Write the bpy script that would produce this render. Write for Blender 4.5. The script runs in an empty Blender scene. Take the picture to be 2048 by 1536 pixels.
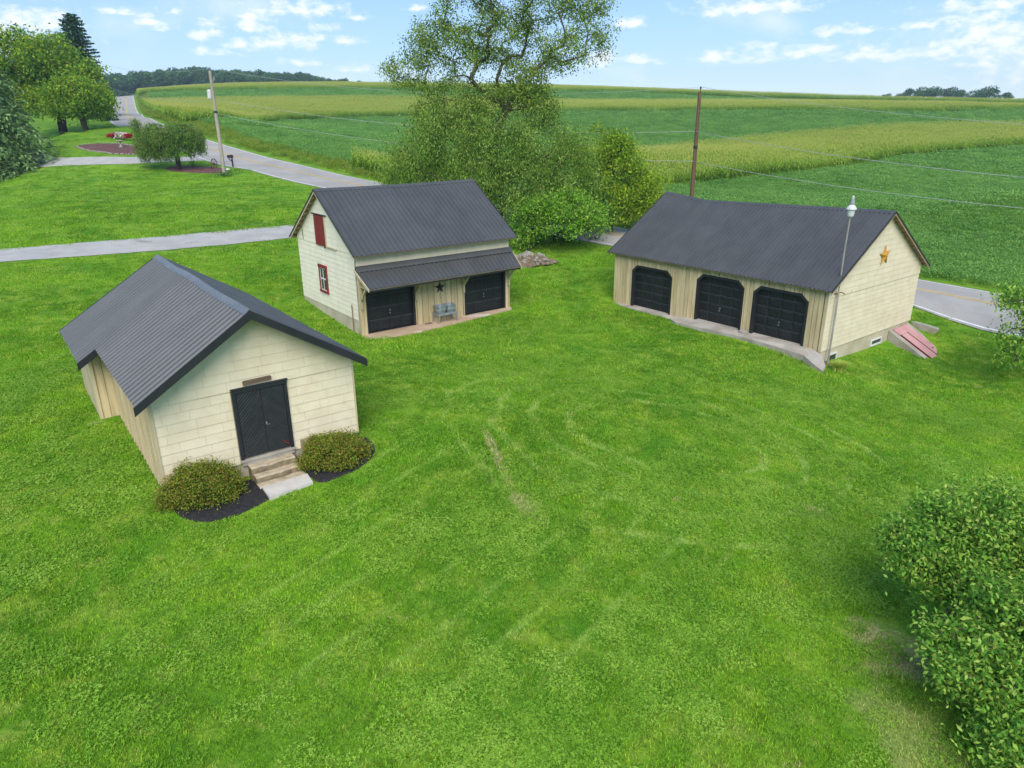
import bpy, math, random
import numpy as np
from mathutils import Matrix, Vector
PI = math.pi; R = math.radians
rnd = random.Random(7)
scn = bpy.context.scene
COL = scn.collection

# ------------------------------------------------------------------ camera, sky, sun, exposure
CAMZ = 10.0
cam_d = bpy.data.cameras.new('camera'); cam = bpy.data.objects.new('camera', cam_d); COL.objects.link(cam)
cam_d.sensor_width = 36.0; cam_d.lens = 1412.69 / 2048 * 36.0; cam_d.clip_start = 0.1; cam_d.clip_end = 9000
PITCH, ROLL = R(20.2086), R(0.4602)
cp, sp, cr, sr = math.cos(PITCH), math.sin(PITCH), math.cos(ROLL), math.sin(ROLL)
Rv = Vector((1, 0, 0)); Dv = Vector((0, -sp, -cp)); Fv = Vector((0, cp, -sp))
Rr = cr * Rv + sr * Dv; Dr = -sr * Rv + cr * Dv
cam.matrix_world = Matrix(((Rr.x, -Dr.x, -Fv.x, 0), (Rr.y, -Dr.y, -Fv.y, 0), (Rr.z, -Dr.z, -Fv.z, CAMZ), (0, 0, 0, 1)))
scn.camera = cam

SUN_EL, SUN_AZ = R(45), R(178)          # azimuth measured from +y towards +x: the sun stands behind the camera, to its left
world = bpy.data.worlds.new('World'); scn.world = world; world.use_nodes = True
wn = world.node_tree; wn.nodes.clear()
def wnode(t, **k):
    n = wn.nodes.new(t)
    for a, b in k.items(): setattr(n, a, b)
    return n
w_out = wnode('ShaderNodeOutputWorld'); w_bg = wnode('ShaderNodeBackground'); w_bg.inputs[1].default_value = 0.07
sky = wnode('ShaderNodeTexSky'); sky.sky_type = 'NISHITA'; sky.sun_disc = False
sky.sun_elevation = SUN_EL; sky.sun_rotation = SUN_AZ; sky.altitude = 150; sky.air_density = 1.0; sky.dust_density = 0.1; sky.ozone_density = 2.0
CLOUDS = [(-0.6009, 0.086, 0.092, 0.0354), (-0.5277, 0.105, 0.0425, 0.0184), (-0.5614, 0.107, 0.0248, 0.0156), (-0.4521, 0.1202, 0.0318, 0.005), (-0.3997, 0.1252, 0.0198, 0.0064), (-0.4307, 0.1116, 0.0156, 0.005), (-0.416, 0.1061, 0.0198, 0.0057), (-0.3637, 0.1142, 0.0198, 0.0071), (-0.3191, 0.1141, 0.0389, 0.0142), (-0.3685, 0.1004, 0.0212, 0.0085), (-0.2625, 0.1301, 0.0708, 0.0106), (-0.2841, 0.0944, 0.0531, 0.0113), (-0.3307, 0.0907, 0.0198, 0.0085), (-0.2319, 0.1119, 0.0198, 0.0064), (-0.206, 0.0985, 0.0283, 0.0057), (-0.3601, 0.0819, 0.0283, 0.005), (-0.3168, 0.1099, 0.0283, 0.0099), (-0.2361, 0.1003, 0.017, 0.0057), (-0.2569, 0.0726, 0.0283, 0.0057), (-0.2027, 0.0656, 0.0226, 0.0057), (0.153, 0.1169, 0.0212, 0.0085), (0.116, 0.0758, 0.0354, 0.0127), (0.1727, 0.0736, 0.0283, 0.0071), (0.3057, 0.1271, 0.0849, 0.0127), (0.2645, 0.0725, 0.0283, 0.0113), (0.3228, 0.0763, 0.0495, 0.0127), (0.4337, 0.0711, 0.0566, 0.0113), (0.4032, 0.0987, 0.0425, 0.0071), (0.4752, 0.0999, 0.0354, 0.0057), (0.5503, 0.0806, 0.0637, 0.0425), (0.4994, 0.0734, 0.0425, 0.0099), (0.6296, 0.057, 0.0991, 0.0354), (-0.1173, 0.1354, 0.0177, 0.0042), (-0.1905, 0.1236, 0.0127, 0.0035), (0.5347, 0.1145, 0.0566, 0.0099), (0.3785, 0.0813, 0.0283, 0.0071)]
cg = bpy.data.node_groups.new('cloud puff', 'ShaderNodeTree')
for nm in ('az', 'el', 'a0', 'e0', 'w', 'h'): cg.interface.new_socket(nm, in_out='INPUT', socket_type='NodeSocketFloat')
cg.interface.new_socket('v', in_out='OUTPUT', socket_type='NodeSocketFloat')
def gmath(tree, op, a, b=None, c=None, clamp=False):
    n = tree.nodes.new('ShaderNodeMath'); n.operation = op; n.use_clamp = clamp
    for i, x in enumerate((a, b, c)):
        if x is None: continue
        if isinstance(x, (int, float)): n.inputs[i].default_value = x
        else: tree.links.new(x, n.inputs[i])
    return n.outputs[0]
gi = cg.nodes.new('NodeGroupInput'); go = cg.nodes.new('NodeGroupOutput')
dx = gmath(cg, 'DIVIDE', gmath(cg, 'SUBTRACT', gi.outputs[0], gi.outputs[2]), gi.outputs[4])
dy0 = gmath(cg, 'DIVIDE', gmath(cg, 'SUBTRACT', gi.outputs[1], gi.outputs[3]), gi.outputs[5])
dy = gmath(cg, 'MAXIMUM', dy0, gmath(cg, 'MULTIPLY', dy0, -1.9))      # flat bases, domed tops
cg.links.new(gmath(cg, 'SUBTRACT', 1.0, gmath(cg, 'SQRT', gmath(cg, 'ADD', gmath(cg, 'MULTIPLY', dx, dx), gmath(cg, 'MULTIPLY', dy, dy)))), go.inputs[0])
tc = wnode('ShaderNodeTexCoord'); sx = wnode('ShaderNodeSeparateXYZ'); wn.links.new(tc.outputs['Generated'], sx.inputs[0])
az = gmath(wn, 'ARCTAN2', sx.outputs[0], sx.outputs[1]); el = gmath(wn, 'ARCSINE', sx.outputs[2])
cx = wnode('ShaderNodeCombineXYZ'); wn.links.new(az, cx.inputs[0]); wn.links.new(gmath(wn, 'MULTIPLY', el, 1.8), cx.inputs[1])
nz = wnode('ShaderNodeTexNoise'); nz.inputs['Scale'].default_value = 46; nz.inputs['Detail'].default_value = 6; nz.inputs['Roughness'].default_value = .6; wn.links.new(cx.outputs[0], nz.inputs['Vector'])
nb = wnode('ShaderNodeTexNoise'); nb.inputs['Scale'].default_value = 7; nb.inputs['Detail'].default_value = 5; wn.links.new(cx.outputs[0], nb.inputs['Vector'])
acc = -1.0
for c in CLOUDS:
    g = wnode('ShaderNodeGroup'); g.node_tree = cg
    wn.links.new(az, g.inputs[0]); wn.links.new(el, g.inputs[1])
    for i in range(4): g.inputs[2 + i].default_value = c[i] * (1.0, 1.0, 1.2, 1.5)[i]
    acc = gmath(wn, 'MAXIMUM', g.outputs[0], acc)
puff = gmath(wn, 'ADD', gmath(wn, 'MAXIMUM', acc, -0.8), gmath(wn, 'MULTIPLY', gmath(wn, 'SUBTRACT', nz.outputs[0],   .5), 3.3))
mr = wnode('ShaderNodeMapRange'); mr.interpolation_type = 'SMOOTHSTEP'
mr.inputs[1].default_value = 0.0; mr.inputs[2].default_value = 1.25; wn.links.new(puff, mr.inputs[0])
mv = wnode('ShaderNodeMapRange'); mv.interpolation_type = 'SMOOTHSTEP'; mv.inputs[1].default_value = .5; mv.inputs[2].default_value = .8; mv.inputs[4].default_value = .5; wn.links.new(nb.outputs[0], mv.inputs[0])
cmask = gmath(wn, 'MAXIMUM', gmath(wn, 'MULTIPLY', mr.outputs[0], .85), mv.outputs[0])
up = wnode('ShaderNodeMapRange'); up.inputs[1].default_value = 0.0; up.inputs[2].default_value = 0.03; wn.links.new(sx.outputs[2], up.inputs[0])
cmask = gmath(wn, 'MULTIPLY', cmask, up.outputs[0])
tint = wnode('ShaderNodeMix', data_type='RGBA', blend_type='MULTIPLY'); tint.inputs[0].default_value = 1.0
wn.links.new(sky.outputs[0], tint.inputs[6]); tint.inputs[7].default_value = (0.80, 0.90, 1.05, 1)
grad = wnode('ShaderNodeValToRGB'); ge = grad.color_ramp.elements; ge.new(.5); ge.new(.75)
for e_, (p_, c_) in zip(ge, ((0, (3.9, 4.5, 5.4)), (.09, (2.55, 3.8, 5.5)), (.22, (1.45, 2.85, 5.2)), (1, (1.0, 2.0, 4.1)))): e_.position = p_; e_.color = (*c_, 1)
wn.links.new(sx.outputs[2], grad.inputs[0]); blend = wnode('ShaderNodeMix', data_type='RGBA'); blend.inputs[0].default_value = .8
wn.links.new(tint.outputs[2], blend.inputs[6]); wn.links.new(grad.outputs[0], blend.inputs[7])
cmix = wnode('ShaderNodeMix', data_type='RGBA'); wn.links.new(cmask, cmix.inputs[0]); wn.links.new(blend.outputs[2], cmix.inputs[6]); cmix.inputs[7].default_value = (6.0, 6.05, 6.1, 1)
wn.links.new(cmix.outputs[2], w_bg.inputs[0]); wn.links.new(w_bg.outputs[0], w_out.inputs[0])

sun_d = bpy.data.lights.new('sun', 'SUN'); sun = bpy.data.objects.new('sun', sun_d); COL.objects.link(sun)
sun_d.energy = 1.5; sun_d.angle = R(48); sun_d.color = (1.0, 0.93, 0.81)
sdir = Vector((math.sin(SUN_AZ) * math.cos(SUN_EL), math.cos(SUN_AZ) * math.cos(SUN_EL), math.sin(SUN_EL)))
sun.rotation_euler = sdir.to_track_quat('Z', 'Y').to_euler()
vs = scn.view_settings; vs.view_transform = 'Standard'; vs.look = 'None'; vs.gamma = 1; vs.use_curve_mapping = False; vs.exposure = 1.55
scn.render.engine = 'CYCLES'; scn.cycles.max_bounces = 8; scn.cycles.volume_bounces = 0; scn.cycles.transparent_max_bounces = 8; scn.cycles.sample_clamp_indirect = 4; scn.cycles.use_denoising = True

HAZE = 0.0003
# ------------------------------------------------------------------ layout data (world metres, surveyed once)
ANCH = np.array([[-7.87, 14.21, 2.07], [-4.06, 17.07, 2.32], [-11.2, 17.5, 2.25], [-13.0, 20.5, 2.4], [-9.2, 23.2, 2.4], [-6.69, 30.44, 1.12], [-0.1, 35.34, 1.13], [-10.73, 35.87, 1.58], [-4.1, 40.8, 1.6], [-3.2, 32.6, 1.1], [6.0, 40.5, 0.2], [10.0, 35.4, 0.0], [13.9, 30.4, -0.3], [17.2, 32.95, -0.5], [19.2, 34.5, -0.5], [20.86, 35.79, 0.03], [12.96, 45.9, 1.1], [0.0, 8.0, 1.8], [8.0, 8.0, 1.2], [-8.0, 8.0, 2.2], [4.0, 22.0, 1.1], [20.0, 20.0, -0.4], [-20.0, 10.0, 3.1], [0.0, -10.0, 2.2], [30.0, 5.0, -0.6], [-189.44, 378.15, 22.646], [-130.71, 259.1, 16.624], [-79.13, 156.5, 12.566], [-66.06, 132.93, 11.107], [-58.27, 121.09, 10.138], [-47.41, 106.54, 8.589], [-39.07, 96.55, 7.388], [-34.7, 91.26, 6.743], [-30.18, 86.65, 6.104], [-25.78, 83.05, 5.535], [-20.51, 78.35, 4.879], [-13.56, 72.49, 4.141], [-5.45, 65.69, 3.329], [1.2, 60.2, 2.663], [7.18, 55.32, 2.076], [13.41, 50.54, 1.514], [18.77, 45.84, 1.052], [23.94, 41.19, 0.635], [27.14, 37.96, 0.37], [31.42, 33.56, 0.014], [-125.34, 261.78, 16.874], [-136.08, 256.43, 16.474], [-60.89, 135.98, 11.357], [-71.23, 129.89, 10.957], [-42.69, 110.24, 8.839], [-52.14, 102.84, 8.439], [-30.24, 95.27, 6.993], [-39.17, 87.25, 6.593], [-21.87, 87.6, 5.785], [-29.69, 78.5, 5.385], [-9.7, 77.08, 4.091], [-17.42, 67.89, 3.991], [5.0, 64.83, 2.613], [-2.61, 55.56, 2.513], [17.21, 55.18, 1.464], [9.62, 45.89, 1.364], [28.05, 45.56, 0.585], [19.83, 36.82, 0.485], [35.72, 37.74, -0.036], [27.12, 29.38, -0.136], [19.35, 98.11, 1.575], [37.79, 103.31, 2.753], [65.06, 123.97, 3.875], [93.04, 135.05, 4.881], [25.21, 238.67, 12.788], [85.71, 224.17, 12.21], [119.62, 219.53, 11.551], [151.47, 223.51, 11.983], [-44.34, 210.38, 11.416], [-58.09, 191.38, 10.596], [-60.75, 153.41, 10.445], [-97.34, 325.77, 23.736], [-48.03, 336.59, 23.791], [35.47, 338.15, 22.196], [99.49, 345.98, 20.11], [177.67, 347.18, 17.86], [223.87, 331.48, 16.077], [-58.77, 98.85, 9.239], [-60.42, 109.43, 9.838], [43.28, 61.25, 3.186], [25.8, 168.03, 3.102], [68.25, 177.32, 5.983], [132.09, 194.36, 7.85], [31.34, 298.36, 16.772], [109.46, 279.32, 15.098], [179.13, 265.17, 12.299], [-83.18, 277.82, 17.975], [-119.82, 402.55, 28.333], [-59.07, 415.83, 28.777], [42.65, 407.78, 26.135], [152.36, 402.1, 21.89], [246.11, 364.73, 15.079], [-161.35, 366.01, 25.396], [-540.18, 590.09, 34.575], [-1012.83, 1106.42, 12.327], [-375.74, 706.27, 29.583], [-704.5, 1324.26, 2.968], [-228.23, 766.75, 35.682], [-427.93, 1437.66, 14.404], [-112.51, 792.05, 36.527], [-210.96, 1485.09, 15.989], [83.22, 795.66, 32.361], [156.04, 1491.86, 8.177], [283.45, 748.1, 22.772], [531.48, 1402.69, -9.803], [447.48, 663.14, 9.78], [839.03, 1243.4, -34.163], [593.53, 536.39, 1.757], [1112.88, 1005.74, -49.205], [-66.4, 101.45, 5.8], [-58.88, 87.19, 5.0], [-28.88, 40.25, 3.2], [-16.67, 48.78, 3.1], [-27.47, 55.41, 4.0], [-30.29, 77.94, 5.1], [-44.99, 87.42, 7.4], [12.82, 66.78, 1.4], [15.46, 80.53, 1.05], [20.59, 64.81, 1.2], [25.74, 81.01, 1.1], [26.69, 59.27, 1.0], [34.9, 77.51, 1.0], [43.11, 95.74, 1.1], [36.71, 59.6, 0.9], [52.45, 85.14, 1.2], [73.18, 107.45, 2.0], [4.51, 84.88, 2.0], [-1.3, 99.99, 2.8], [-11.14, 99.38, 4.4], [-5.27, 14.82, 2.024], [-7.61, 13.44, 1.974], [-3.63, 16.8, 2.194], [-5.81, 15.54, 1.994], [-6.08, 14.9, 1.994], [-5.05, 15.61, 2.014], [8.09, 35.96, 0.195], [10.79, 32.74, 0.135], [12.24, 30.96, 0.055], [13.38, 28.93, -0.255], [6.98, 38.27, 0.135], [21.07, 33.54, -1.005], [20.2, 32.22, -0.955], [19.06, 34.0, -0.625], [22.39, 34.94, -0.405]])
ROAD = [[-234.63, 471.06], [-189.44, 378.15], [-130.71, 259.1], [-79.13, 156.5], [-66.06, 132.93], [-58.27, 121.09], [-47.41, 106.54], [-39.07, 96.55], [-34.7, 91.26], [-30.18, 86.65], [-25.78, 83.05], [-20.51, 78.35], [-13.56, 72.49], [-5.45, 65.69], [1.2, 60.2], [7.18, 55.32], [13.41, 50.54], [18.77, 45.84], [23.94, 41.19], [27.14, 37.96], [31.42, 33.56]]
CORN_A = [[-142.5, 288.7], [-159.3, 335.4], [-125.6, 322.1], [-97.3, 325.8], [-48.0, 336.6], [-4.2, 339.3], [35.5, 338.2], [65.0, 354.5], [90.3, 363.0], [105.3, 349.5], [125.2, 353.9], [157.9, 354.1], [175.2, 342.4], [215.9, 319.7], [304.0, 358.4], [258.9, 380.2], [168.5, 438.8], [47.4, 447.5], [-67.5, 465.1], [-139.4, 459.3], [-192.4, 428.8], [-192.0, 395.9]]
CORN_B = [[-128.6, 266.1], [-95.2, 202.8], [-60.3, 133.1], [-52.6, 121.7], [-51.3, 129.6], [-58.1, 191.4], [-51.8, 201.3], [-44.1, 209.1], [-35.6, 216.2], [-18.0, 228.3], [25.2, 238.7], [58.1, 234.9], [88.2, 223.7], [105.7, 219.6], [119.0, 218.3], [138.5, 222.3], [150.8, 222.5], [238.6, 282.8], [213.5, 251.6], [180.1, 264.5], [110.4, 278.9], [31.6, 298.3], [-84.2, 277.5], [-118.7, 264.6], [-126.8, 260.8]]
CORN_C = [[8.2, 92.9], [13.8, 96.3], [19.3, 98.1], [25.5, 98.9], [31.5, 100.8], [37.7, 103.0], [46.8, 109.9], [56.2, 117.3], [64.8, 123.4], [76.1, 128.8], [93.0, 135.1], [124.4, 151.2], [154.8, 189.9], [132.3, 194.2], [68.1, 177.4], [25.6, 168.1], [14.2, 164.4]]
CORN_D = [[-17.7, 82.8], [-15.1, 80.4], [-12.5, 77.0], [-9.1, 73.7], [-9.8, 80.5], [-13.5, 83.8], [-16.2, 86.3], [-18.7, 87.7]]

# ------------------------------------------------------------------ terrain
def _U(r2): return np.where(r2 > 0, r2 * np.log(np.maximum(r2, 1e-12)), 0)
_X = ANCH[:, :2] / 100.; _n = len(_X)
_K = np.zeros((_n + 3, _n + 3)); _K[:_n, :_n] = _U(((_X[:, None] - _X[None]) ** 2).sum(-1)) + 2e-4 * np.eye(_n)
_K[:_n, _n] = 1; _K[:_n, _n + 1:] = _X; _K[_n, :_n] = 1; _K[_n + 1:, :_n] = _X.T
_W = np.linalg.solve(_K, np.r_[ANCH[:, 2], 0, 0, 0])
def H(x, y):
    x = np.asarray(x, float); y = np.asarray(y, float); q = np.stack([x.ravel(), y.ravel()], 1) / 100.
    o = np.empty(len(q))
    for i in range(0, len(q), 20000):
        s = q[i:i + 20000]; o[i:i + 20000] = _U(((s[:, None] - _X[None]) ** 2).sum(-1)) @ _W[:-3] + _W[-3] + s @ _W[-2:]
    return o.reshape(x.shape)
def h(x, y): return float(H(x, y))

# ------------------------------------------------------------------ object helpers
def link(name, me, parent=None, m=None):
    o = bpy.data.objects.new(name, me); COL.objects.link(o)
    if parent is not None: o.parent = parent
    if m is not None and me is not None and not me.materials: me.materials.append(m)
    return o
def tag(o, label=None, cat=None, group=None, kind=None):
    for k, v in (('label', label), ('category', cat), ('group', group), ('kind', kind)):
        if v: o[k] = v
    return o
def empty(name, loc=(0, 0, 0), rz=0):
    o = bpy.data.objects.new(name, None); COL.objects.link(o); o.location = loc; o.rotation_euler = (0, 0, rz); o.empty_display_size = .3
    return o
class MB:
    def __init__(s): s.v = []; s.f = []; s.mi = []; s.cur = 0
    def add(s, vs, fs):
        b = len(s.v); s.v += [tuple(x) for x in vs]
        for f in fs: s.f.append(tuple(b + i for i in f)); s.mi.append(s.cur)
    def box(s, a, b):
        (x0, y0, z0), (x1, y1, z1) = a, b
        s.add([(x0, y0, z0), (x1, y0, z0), (x1, y1, z0), (x0, y1, z0), (x0, y0, z1), (x1, y0, z1), (x1, y1, z1), (x0, y1, z1)],
              [(0, 3, 2, 1), (4, 5, 6, 7), (0, 1, 5, 4), (1, 2, 6, 5), (2, 3, 7, 6), (3, 0, 4, 7)])
    def hexa(s, p):      # eight corners, lower four then upper four
        s.add(p, [(0, 3, 2, 1), (4, 5, 6, 7), (0, 1, 5, 4), (1, 2, 6, 5), (2, 3, 7, 6), (3, 0, 4, 7)])
    def prism(s, front, back):
        n = len(front); s.add(list(front) + list(back), [tuple(range(n)), tuple(range(2 * n - 1, n - 1, -1))] + [(i, i + n, (i + 1) % n + n, (i + 1) % n) for i in range(n)])
    def tube(s, path, rad, n=6, cap=True):
        path = [Vector(p) for p in path]; rad = rad if isinstance(rad, (list, tuple)) else [rad] * len(path)
        rings = []
        for i, p in enumerate(path):
            t = (path[min(i + 1, len(path) - 1)] - path[max(i - 1, 0)]).normalized()
            a = t.cross(Vector((0, 0, 1)) if abs(t.z) < .9 else Vector((1, 0, 0))).normalized(); b = t.cross(a)
            rings.append([p + rad[i] * (math.cos(2 * PI * k / n) * a + math.sin(2 * PI * k / n) * b) for k in range(n)])
        vs = [v for r_ in rings for v in r_]; fs = []
        for i in range(len(path) - 1):
            for k in range(n): fs.append((i * n + k, i * n + (k + 1) % n, (i + 1) * n + (k + 1) % n, (i + 1) * n + k))
        if cap: fs += [tuple(range(n - 1, -1, -1)), tuple(range((len(path) - 1) * n, len(path) * n))]
        s.add(vs, fs)
    def lathe(s, prof, c=(0, 0, 0), n=14):
        vs = []; fs = []
        for r_, z in prof: vs += [(c[0] + r_ * math.cos(2 * PI * k / n), c[1] + r_ * math.sin(2 * PI * k / n), c[2] + z) for k in range(n)]
        for i in range(len(prof) - 1):
            for k in range(n): fs.append((i * n + k, i * n + (k + 1) % n, (i + 1) * n + (k + 1) % n, (i + 1) * n + k))
        fs += [tuple(range(n - 1, -1, -1)), tuple(range((len(prof) - 1) * n, len(prof) * n))]
        s.add(vs, fs)
    def mesh(s, name, mats=()):
        me = bpy.data.meshes.new(name); me.from_pydata(s.v, [], s.f)
        for m in (mats if isinstance(mats, (list, tuple)) else [mats]): me.materials.append(m)
        if any(s.mi): me.polygons.foreach_set('material_index', s.mi)
        me.update(); return me
    def build(s, name, mats, parent=None, smooth=False):
        me = s.mesh(name, mats)
        if smooth: me.polygons.foreach_set('use_smooth', [True] * len(me.polygons))
        return link(name, me, parent)
def npmesh(name, V, F, mats=(), mi=None, smooth=False):
    """vertices (n,3) and faces (m,k) of one size as a mesh"""
    me = bpy.data.meshes.new(name); V = np.ascontiguousarray(V, dtype=np.float32); F = np.ascontiguousarray(F, dtype=np.int32); m, k = F.shape
    me.vertices.add(len(V)); me.vertices.foreach_set('co', V.ravel())
    me.loops.add(m * k); me.loops.foreach_set('vertex_index', F.ravel())
    me.polygons.add(m); me.polygons.foreach_set('loop_start', np.arange(0, m * k, k, dtype=np.int32))
    for x in (mats if isinstance(mats, (list, tuple)) else [mats]): me.materials.append(x)
    if mi is not None: me.polygons.foreach_set('material_index', np.asarray(mi, dtype=np.int32))
    if smooth: me.polygons.foreach_set('use_smooth', np.ones(m, dtype=bool))
    me.update(calc_edges=True); return me

# ------------------------------------------------------------------ materials
def newmat(name):
    m = bpy.data.materials.new(name); m.use_nodes = True; t = m.node_tree; t.nodes.clear()
    o = t.nodes.new('ShaderNodeOutputMaterial'); b = t.nodes.new('ShaderNodeBsdfPrincipled'); t.links.new(b.outputs[0], o.inputs[0])
    return m, t, b, o
def ramp(t, fac, stops):
    r_ = t.nodes.new('ShaderNodeValToRGB'); e = r_.color_ramp.elements
    while len(e) < len(stops): e.new(.5)
    for i, (p, c) in enumerate(stops): e[i].position = p; e[i].color = (*c, 1)
    if fac is not None: t.links.new(fac, r_.inputs[0])
    return r_.outputs[0]
def noise(t, scale, detail=4, rough=.55, vec=None, stretch=None):
    n = t.nodes.new('ShaderNodeTexNoise'); n.inputs['Scale'].default_value = scale; n.inputs['Detail'].default_value = detail; n.inputs['Roughness'].default_value = rough
    if vec is None:
        g = t.nodes.new('ShaderNodeTexCoord'); vec = g.outputs['Object']
    if stretch:
        mp = t.nodes.new('ShaderNodeMapping'); mp.inputs['Scale'].default_value = stretch; t.links.new(vec, mp.inputs[0]); vec = mp.outputs[0]
    t.links.new(vec, n.inputs['Vector']); return n.outputs[0]
def mixc(t, fac, a, b, mode='MIX'):
    n = t.nodes.new('ShaderNodeMix'); n.data_type = 'RGBA'; n.blend_type = mode
    for i, x in ((0, fac), (6, a), (7, b)):
        if isinstance(x, (int, float)): n.inputs[i].default_value = x
        elif isinstance(x, tuple): n.inputs[i].default_value = (*x, 1)
        else: t.links.new(x, n.inputs[i])
    return n.outputs[2]
def maprange(t, v, a, b, c=0., d=1., smooth=True):
    n = t.nodes.new('ShaderNodeMapRange'); n.interpolation_type = 'SMOOTHSTEP' if smooth else 'LINEAR'
    t.links.new(v, n.inputs[0])
    for i, x in zip((1, 2, 3, 4), (a, b, c, d)): n.inputs[i].default_value = x
    return n.outputs[0]
def bump(t, b, v, strength, dist=.02):
    n = t.nodes.new('ShaderNodeBump'); n.inputs['Strength'].default_value = strength; n.inputs['Distance'].default_value = dist
    t.links.new(v, n.inputs['Height']); t.links.new(n.outputs[0], b.inputs['Normal'])
def surf(name, c1, c2=None, rough=.7, scale=3., stretch=None, wear=None, wear_at=(.58, .72), rand=.0, bmp=.0, bscale=40, metal=0., spec=.4, detail=5):
    """two-tone weathered surface: c1/c2 by stretched noise, patches of wear, per-piece variation, fine relief"""
    m, t, b, o = newmat(name); c2 = c2 or tuple(x * .8 for x in c1)
    col = mixc(t, maprange(t, noise(t, scale, detail, stretch=stretch), .35, .65), c1, c2)
    if wear:
        col = mixc(t, maprange(t, noise(t, scale * .7 + .31, 6, .65, stretch=stretch), wear_at[0], wear_at[1]), col, wear)
    if rand:
        oi = t.nodes.new('ShaderNodeObjectInfo'); k = maprange(t, oi.outputs['Random'], 0, 1, 1 - rand, 1 + rand, False)
        cb = t.nodes.new('ShaderNodeCombineColor'); [t.links.new(k, cb.inputs[i]) for i in range(3)]
        col = mixc(t, 1.0, col, cb.outputs[0], 'MULTIPLY')
    t.links.new(col, b.inputs['Base Color']); b.inputs['Roughness'].default_value = rough; b.inputs['Metallic'].default_value = metal; b.inputs['Specular IOR Level'].default_value = spec
    if bmp: bump(t, b, noise(t, bscale, 5, .6, stretch=stretch), bmp)
    return m
def leafmat(name, cols, trans=.3, inst=False, rough=.55, patch=.35, pscale=.5):
    m, t, b, o = newmat(name)
    g = t.nodes.new('ShaderNodeNewGeometry'); f = g.outputs['Random Per Island']
    if inst:
        oi = t.nodes.new('ShaderNodeObjectInfo'); f = gmath(t, 'ADD', gmath(t, 'MULTIPLY', f, .6), gmath(t, 'MULTIPLY', oi.outputs['Random'], .4))
    nn = noise(t, pscale, 3, .6, vec=g.outputs['Position'])
    f = gmath(t, 'ADD', f, gmath(t, 'MULTIPLY', gmath(t, 'SUBTRACT', nn, .5), patch * 2.2), clamp=True)
    col = ramp(t, f, [(i / (len(cols) - 1), c) for i, c in enumerate(cols)])
    t.links.new(col, b.inputs['Base Color']); b.inputs['Roughness'].default_value = rough; b.inputs['Specular IOR Level'].default_value = .07
    tr = t.nodes.new('ShaderNodeBsdfTranslucent'); t.links.new(mixc(t, 1., col, (1.15, 1.1, .6), 'MULTIPLY'), tr.inputs[0])
    mx = t.nodes.new('ShaderNodeMixShader'); mx.inputs[0].default_value = trans
    t.links.new(b.outputs[0], mx.inputs[1]); t.links.new(tr.outputs[0], mx.inputs[2]); t.links.new(mx.outputs[0], o.inputs[0])
    return m
# lawn colour shared by the ground sheet and the grass standing on it
lg = bpy.data.node_groups.new('lawn colour', 'ShaderNodeTree'); lg.interface.new_socket('Color', in_out='OUTPUT', socket_type='NodeSocketColor')
lo_ = lg.nodes.new('NodeGroupOutput'); gg = lg.nodes.new('ShaderNodeNewGeometry'); LP = gg.outputs['Position']
def ellipse(t, P, x0, y0, rx, ry, rot=0):
    mp = t.nodes.new('ShaderNodeMapping'); mp.vector_type = 'TEXTURE'; mp.inputs['Location'].default_value = (x0, y0, 0); mp.inputs['Rotation'].default_value = (0, 0, rot); mp.inputs['Scale'].default_value = (rx, ry, 1e6)
    t.links.new(P, mp.inputs[0]); ln = t.nodes.new('ShaderNodeVectorMath'); ln.operation = 'LENGTH'; t.links.new(mp.outputs[0], ln.inputs[0]); return ln.outputs['Value']
G0, G1, G2 = (.102, .240, .013), (.195, .370, .020), (.335, .455, .045)
c = mixc(lg, maprange(lg, noise(lg, .22, 5, .6, LP), .36, .64), G0, G1)
c = mixc(lg, maprange(lg, noise(lg, 1.3, 4, .6, LP), .45, .72, 0, .75), c, G2)
c = mixc(lg, maprange(lg, noise(lg, .09, 3, .5, LP), .5, .68, 0, .5), c, (.185, .355, .018))
c = mixc(lg, maprange(lg, noise(lg, 6., 3, .6, LP), .5, .7, 0, .45), c, (.055, .160, .014))
c = mixc(lg, maprange(lg, noise(lg, .42, 5, .65, LP), .52, .70, 0, .65), c, (.255, .375, .040))
c = mixc(lg, maprange(lg, noise(lg, 2.6, 4, .65, LP), .52, .70, 0, .5), c, (.30, .36, .07))
c = mixc(lg, maprange(lg, noise(lg, .33, 5, .65, LP), .50, .34, 0, .5), c, (.070, .230, .016))
def band(d, r0, wd): return maprange(lg, gmath(lg, 'ABSOLUTE', gmath(lg, 'SUBTRACT', d, r0)), wd, wd * .25, 0, 1)
wob = gmath(lg, 'MULTIPLY', gmath(lg, 'SUBTRACT', noise(lg, .5, 2, .5, LP), .5), .25)
arcs = None
d1 = gmath(lg, 'ADD', ellipse(lg, LP, 4.6, 19.6, 4.6, 4.6), wob)
for d_, r0, wd in ((d1, .86, .036), (d1, .62, .036), (d1, 1.12, .036), (d1, 1.42, .036)):
    q = band(d_, r0, wd); arcs = q if arcs is None else gmath(lg, 'MAXIMUM', arcs, q)
arcs = gmath(lg, 'MULTIPLY', arcs, maprange(lg, noise(lg, .3, 3, .5, LP), .33, .58, 0, .55))
c = mixc(lg, arcs, c, (.38, .49, .11))
mpn = lg.nodes.new('ShaderNodeMapping'); mpn.inputs['Rotation'].default_value = (0, 0, .62); lg.links.new(LP, mpn.inputs[0]); sxx = lg.nodes.new('ShaderNodeSeparateXYZ'); lg.links.new(mpn.outputs[0], sxx.inputs[0])
ph = gmath(lg, 'FRACT', gmath(lg, 'ADD', gmath(lg, 'DIVIDE', gmath(lg, 'ADD', sxx.outputs[0], gmath(lg, 'MULTIPLY', wob, 1.2)), 1.05), 100.))
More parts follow.
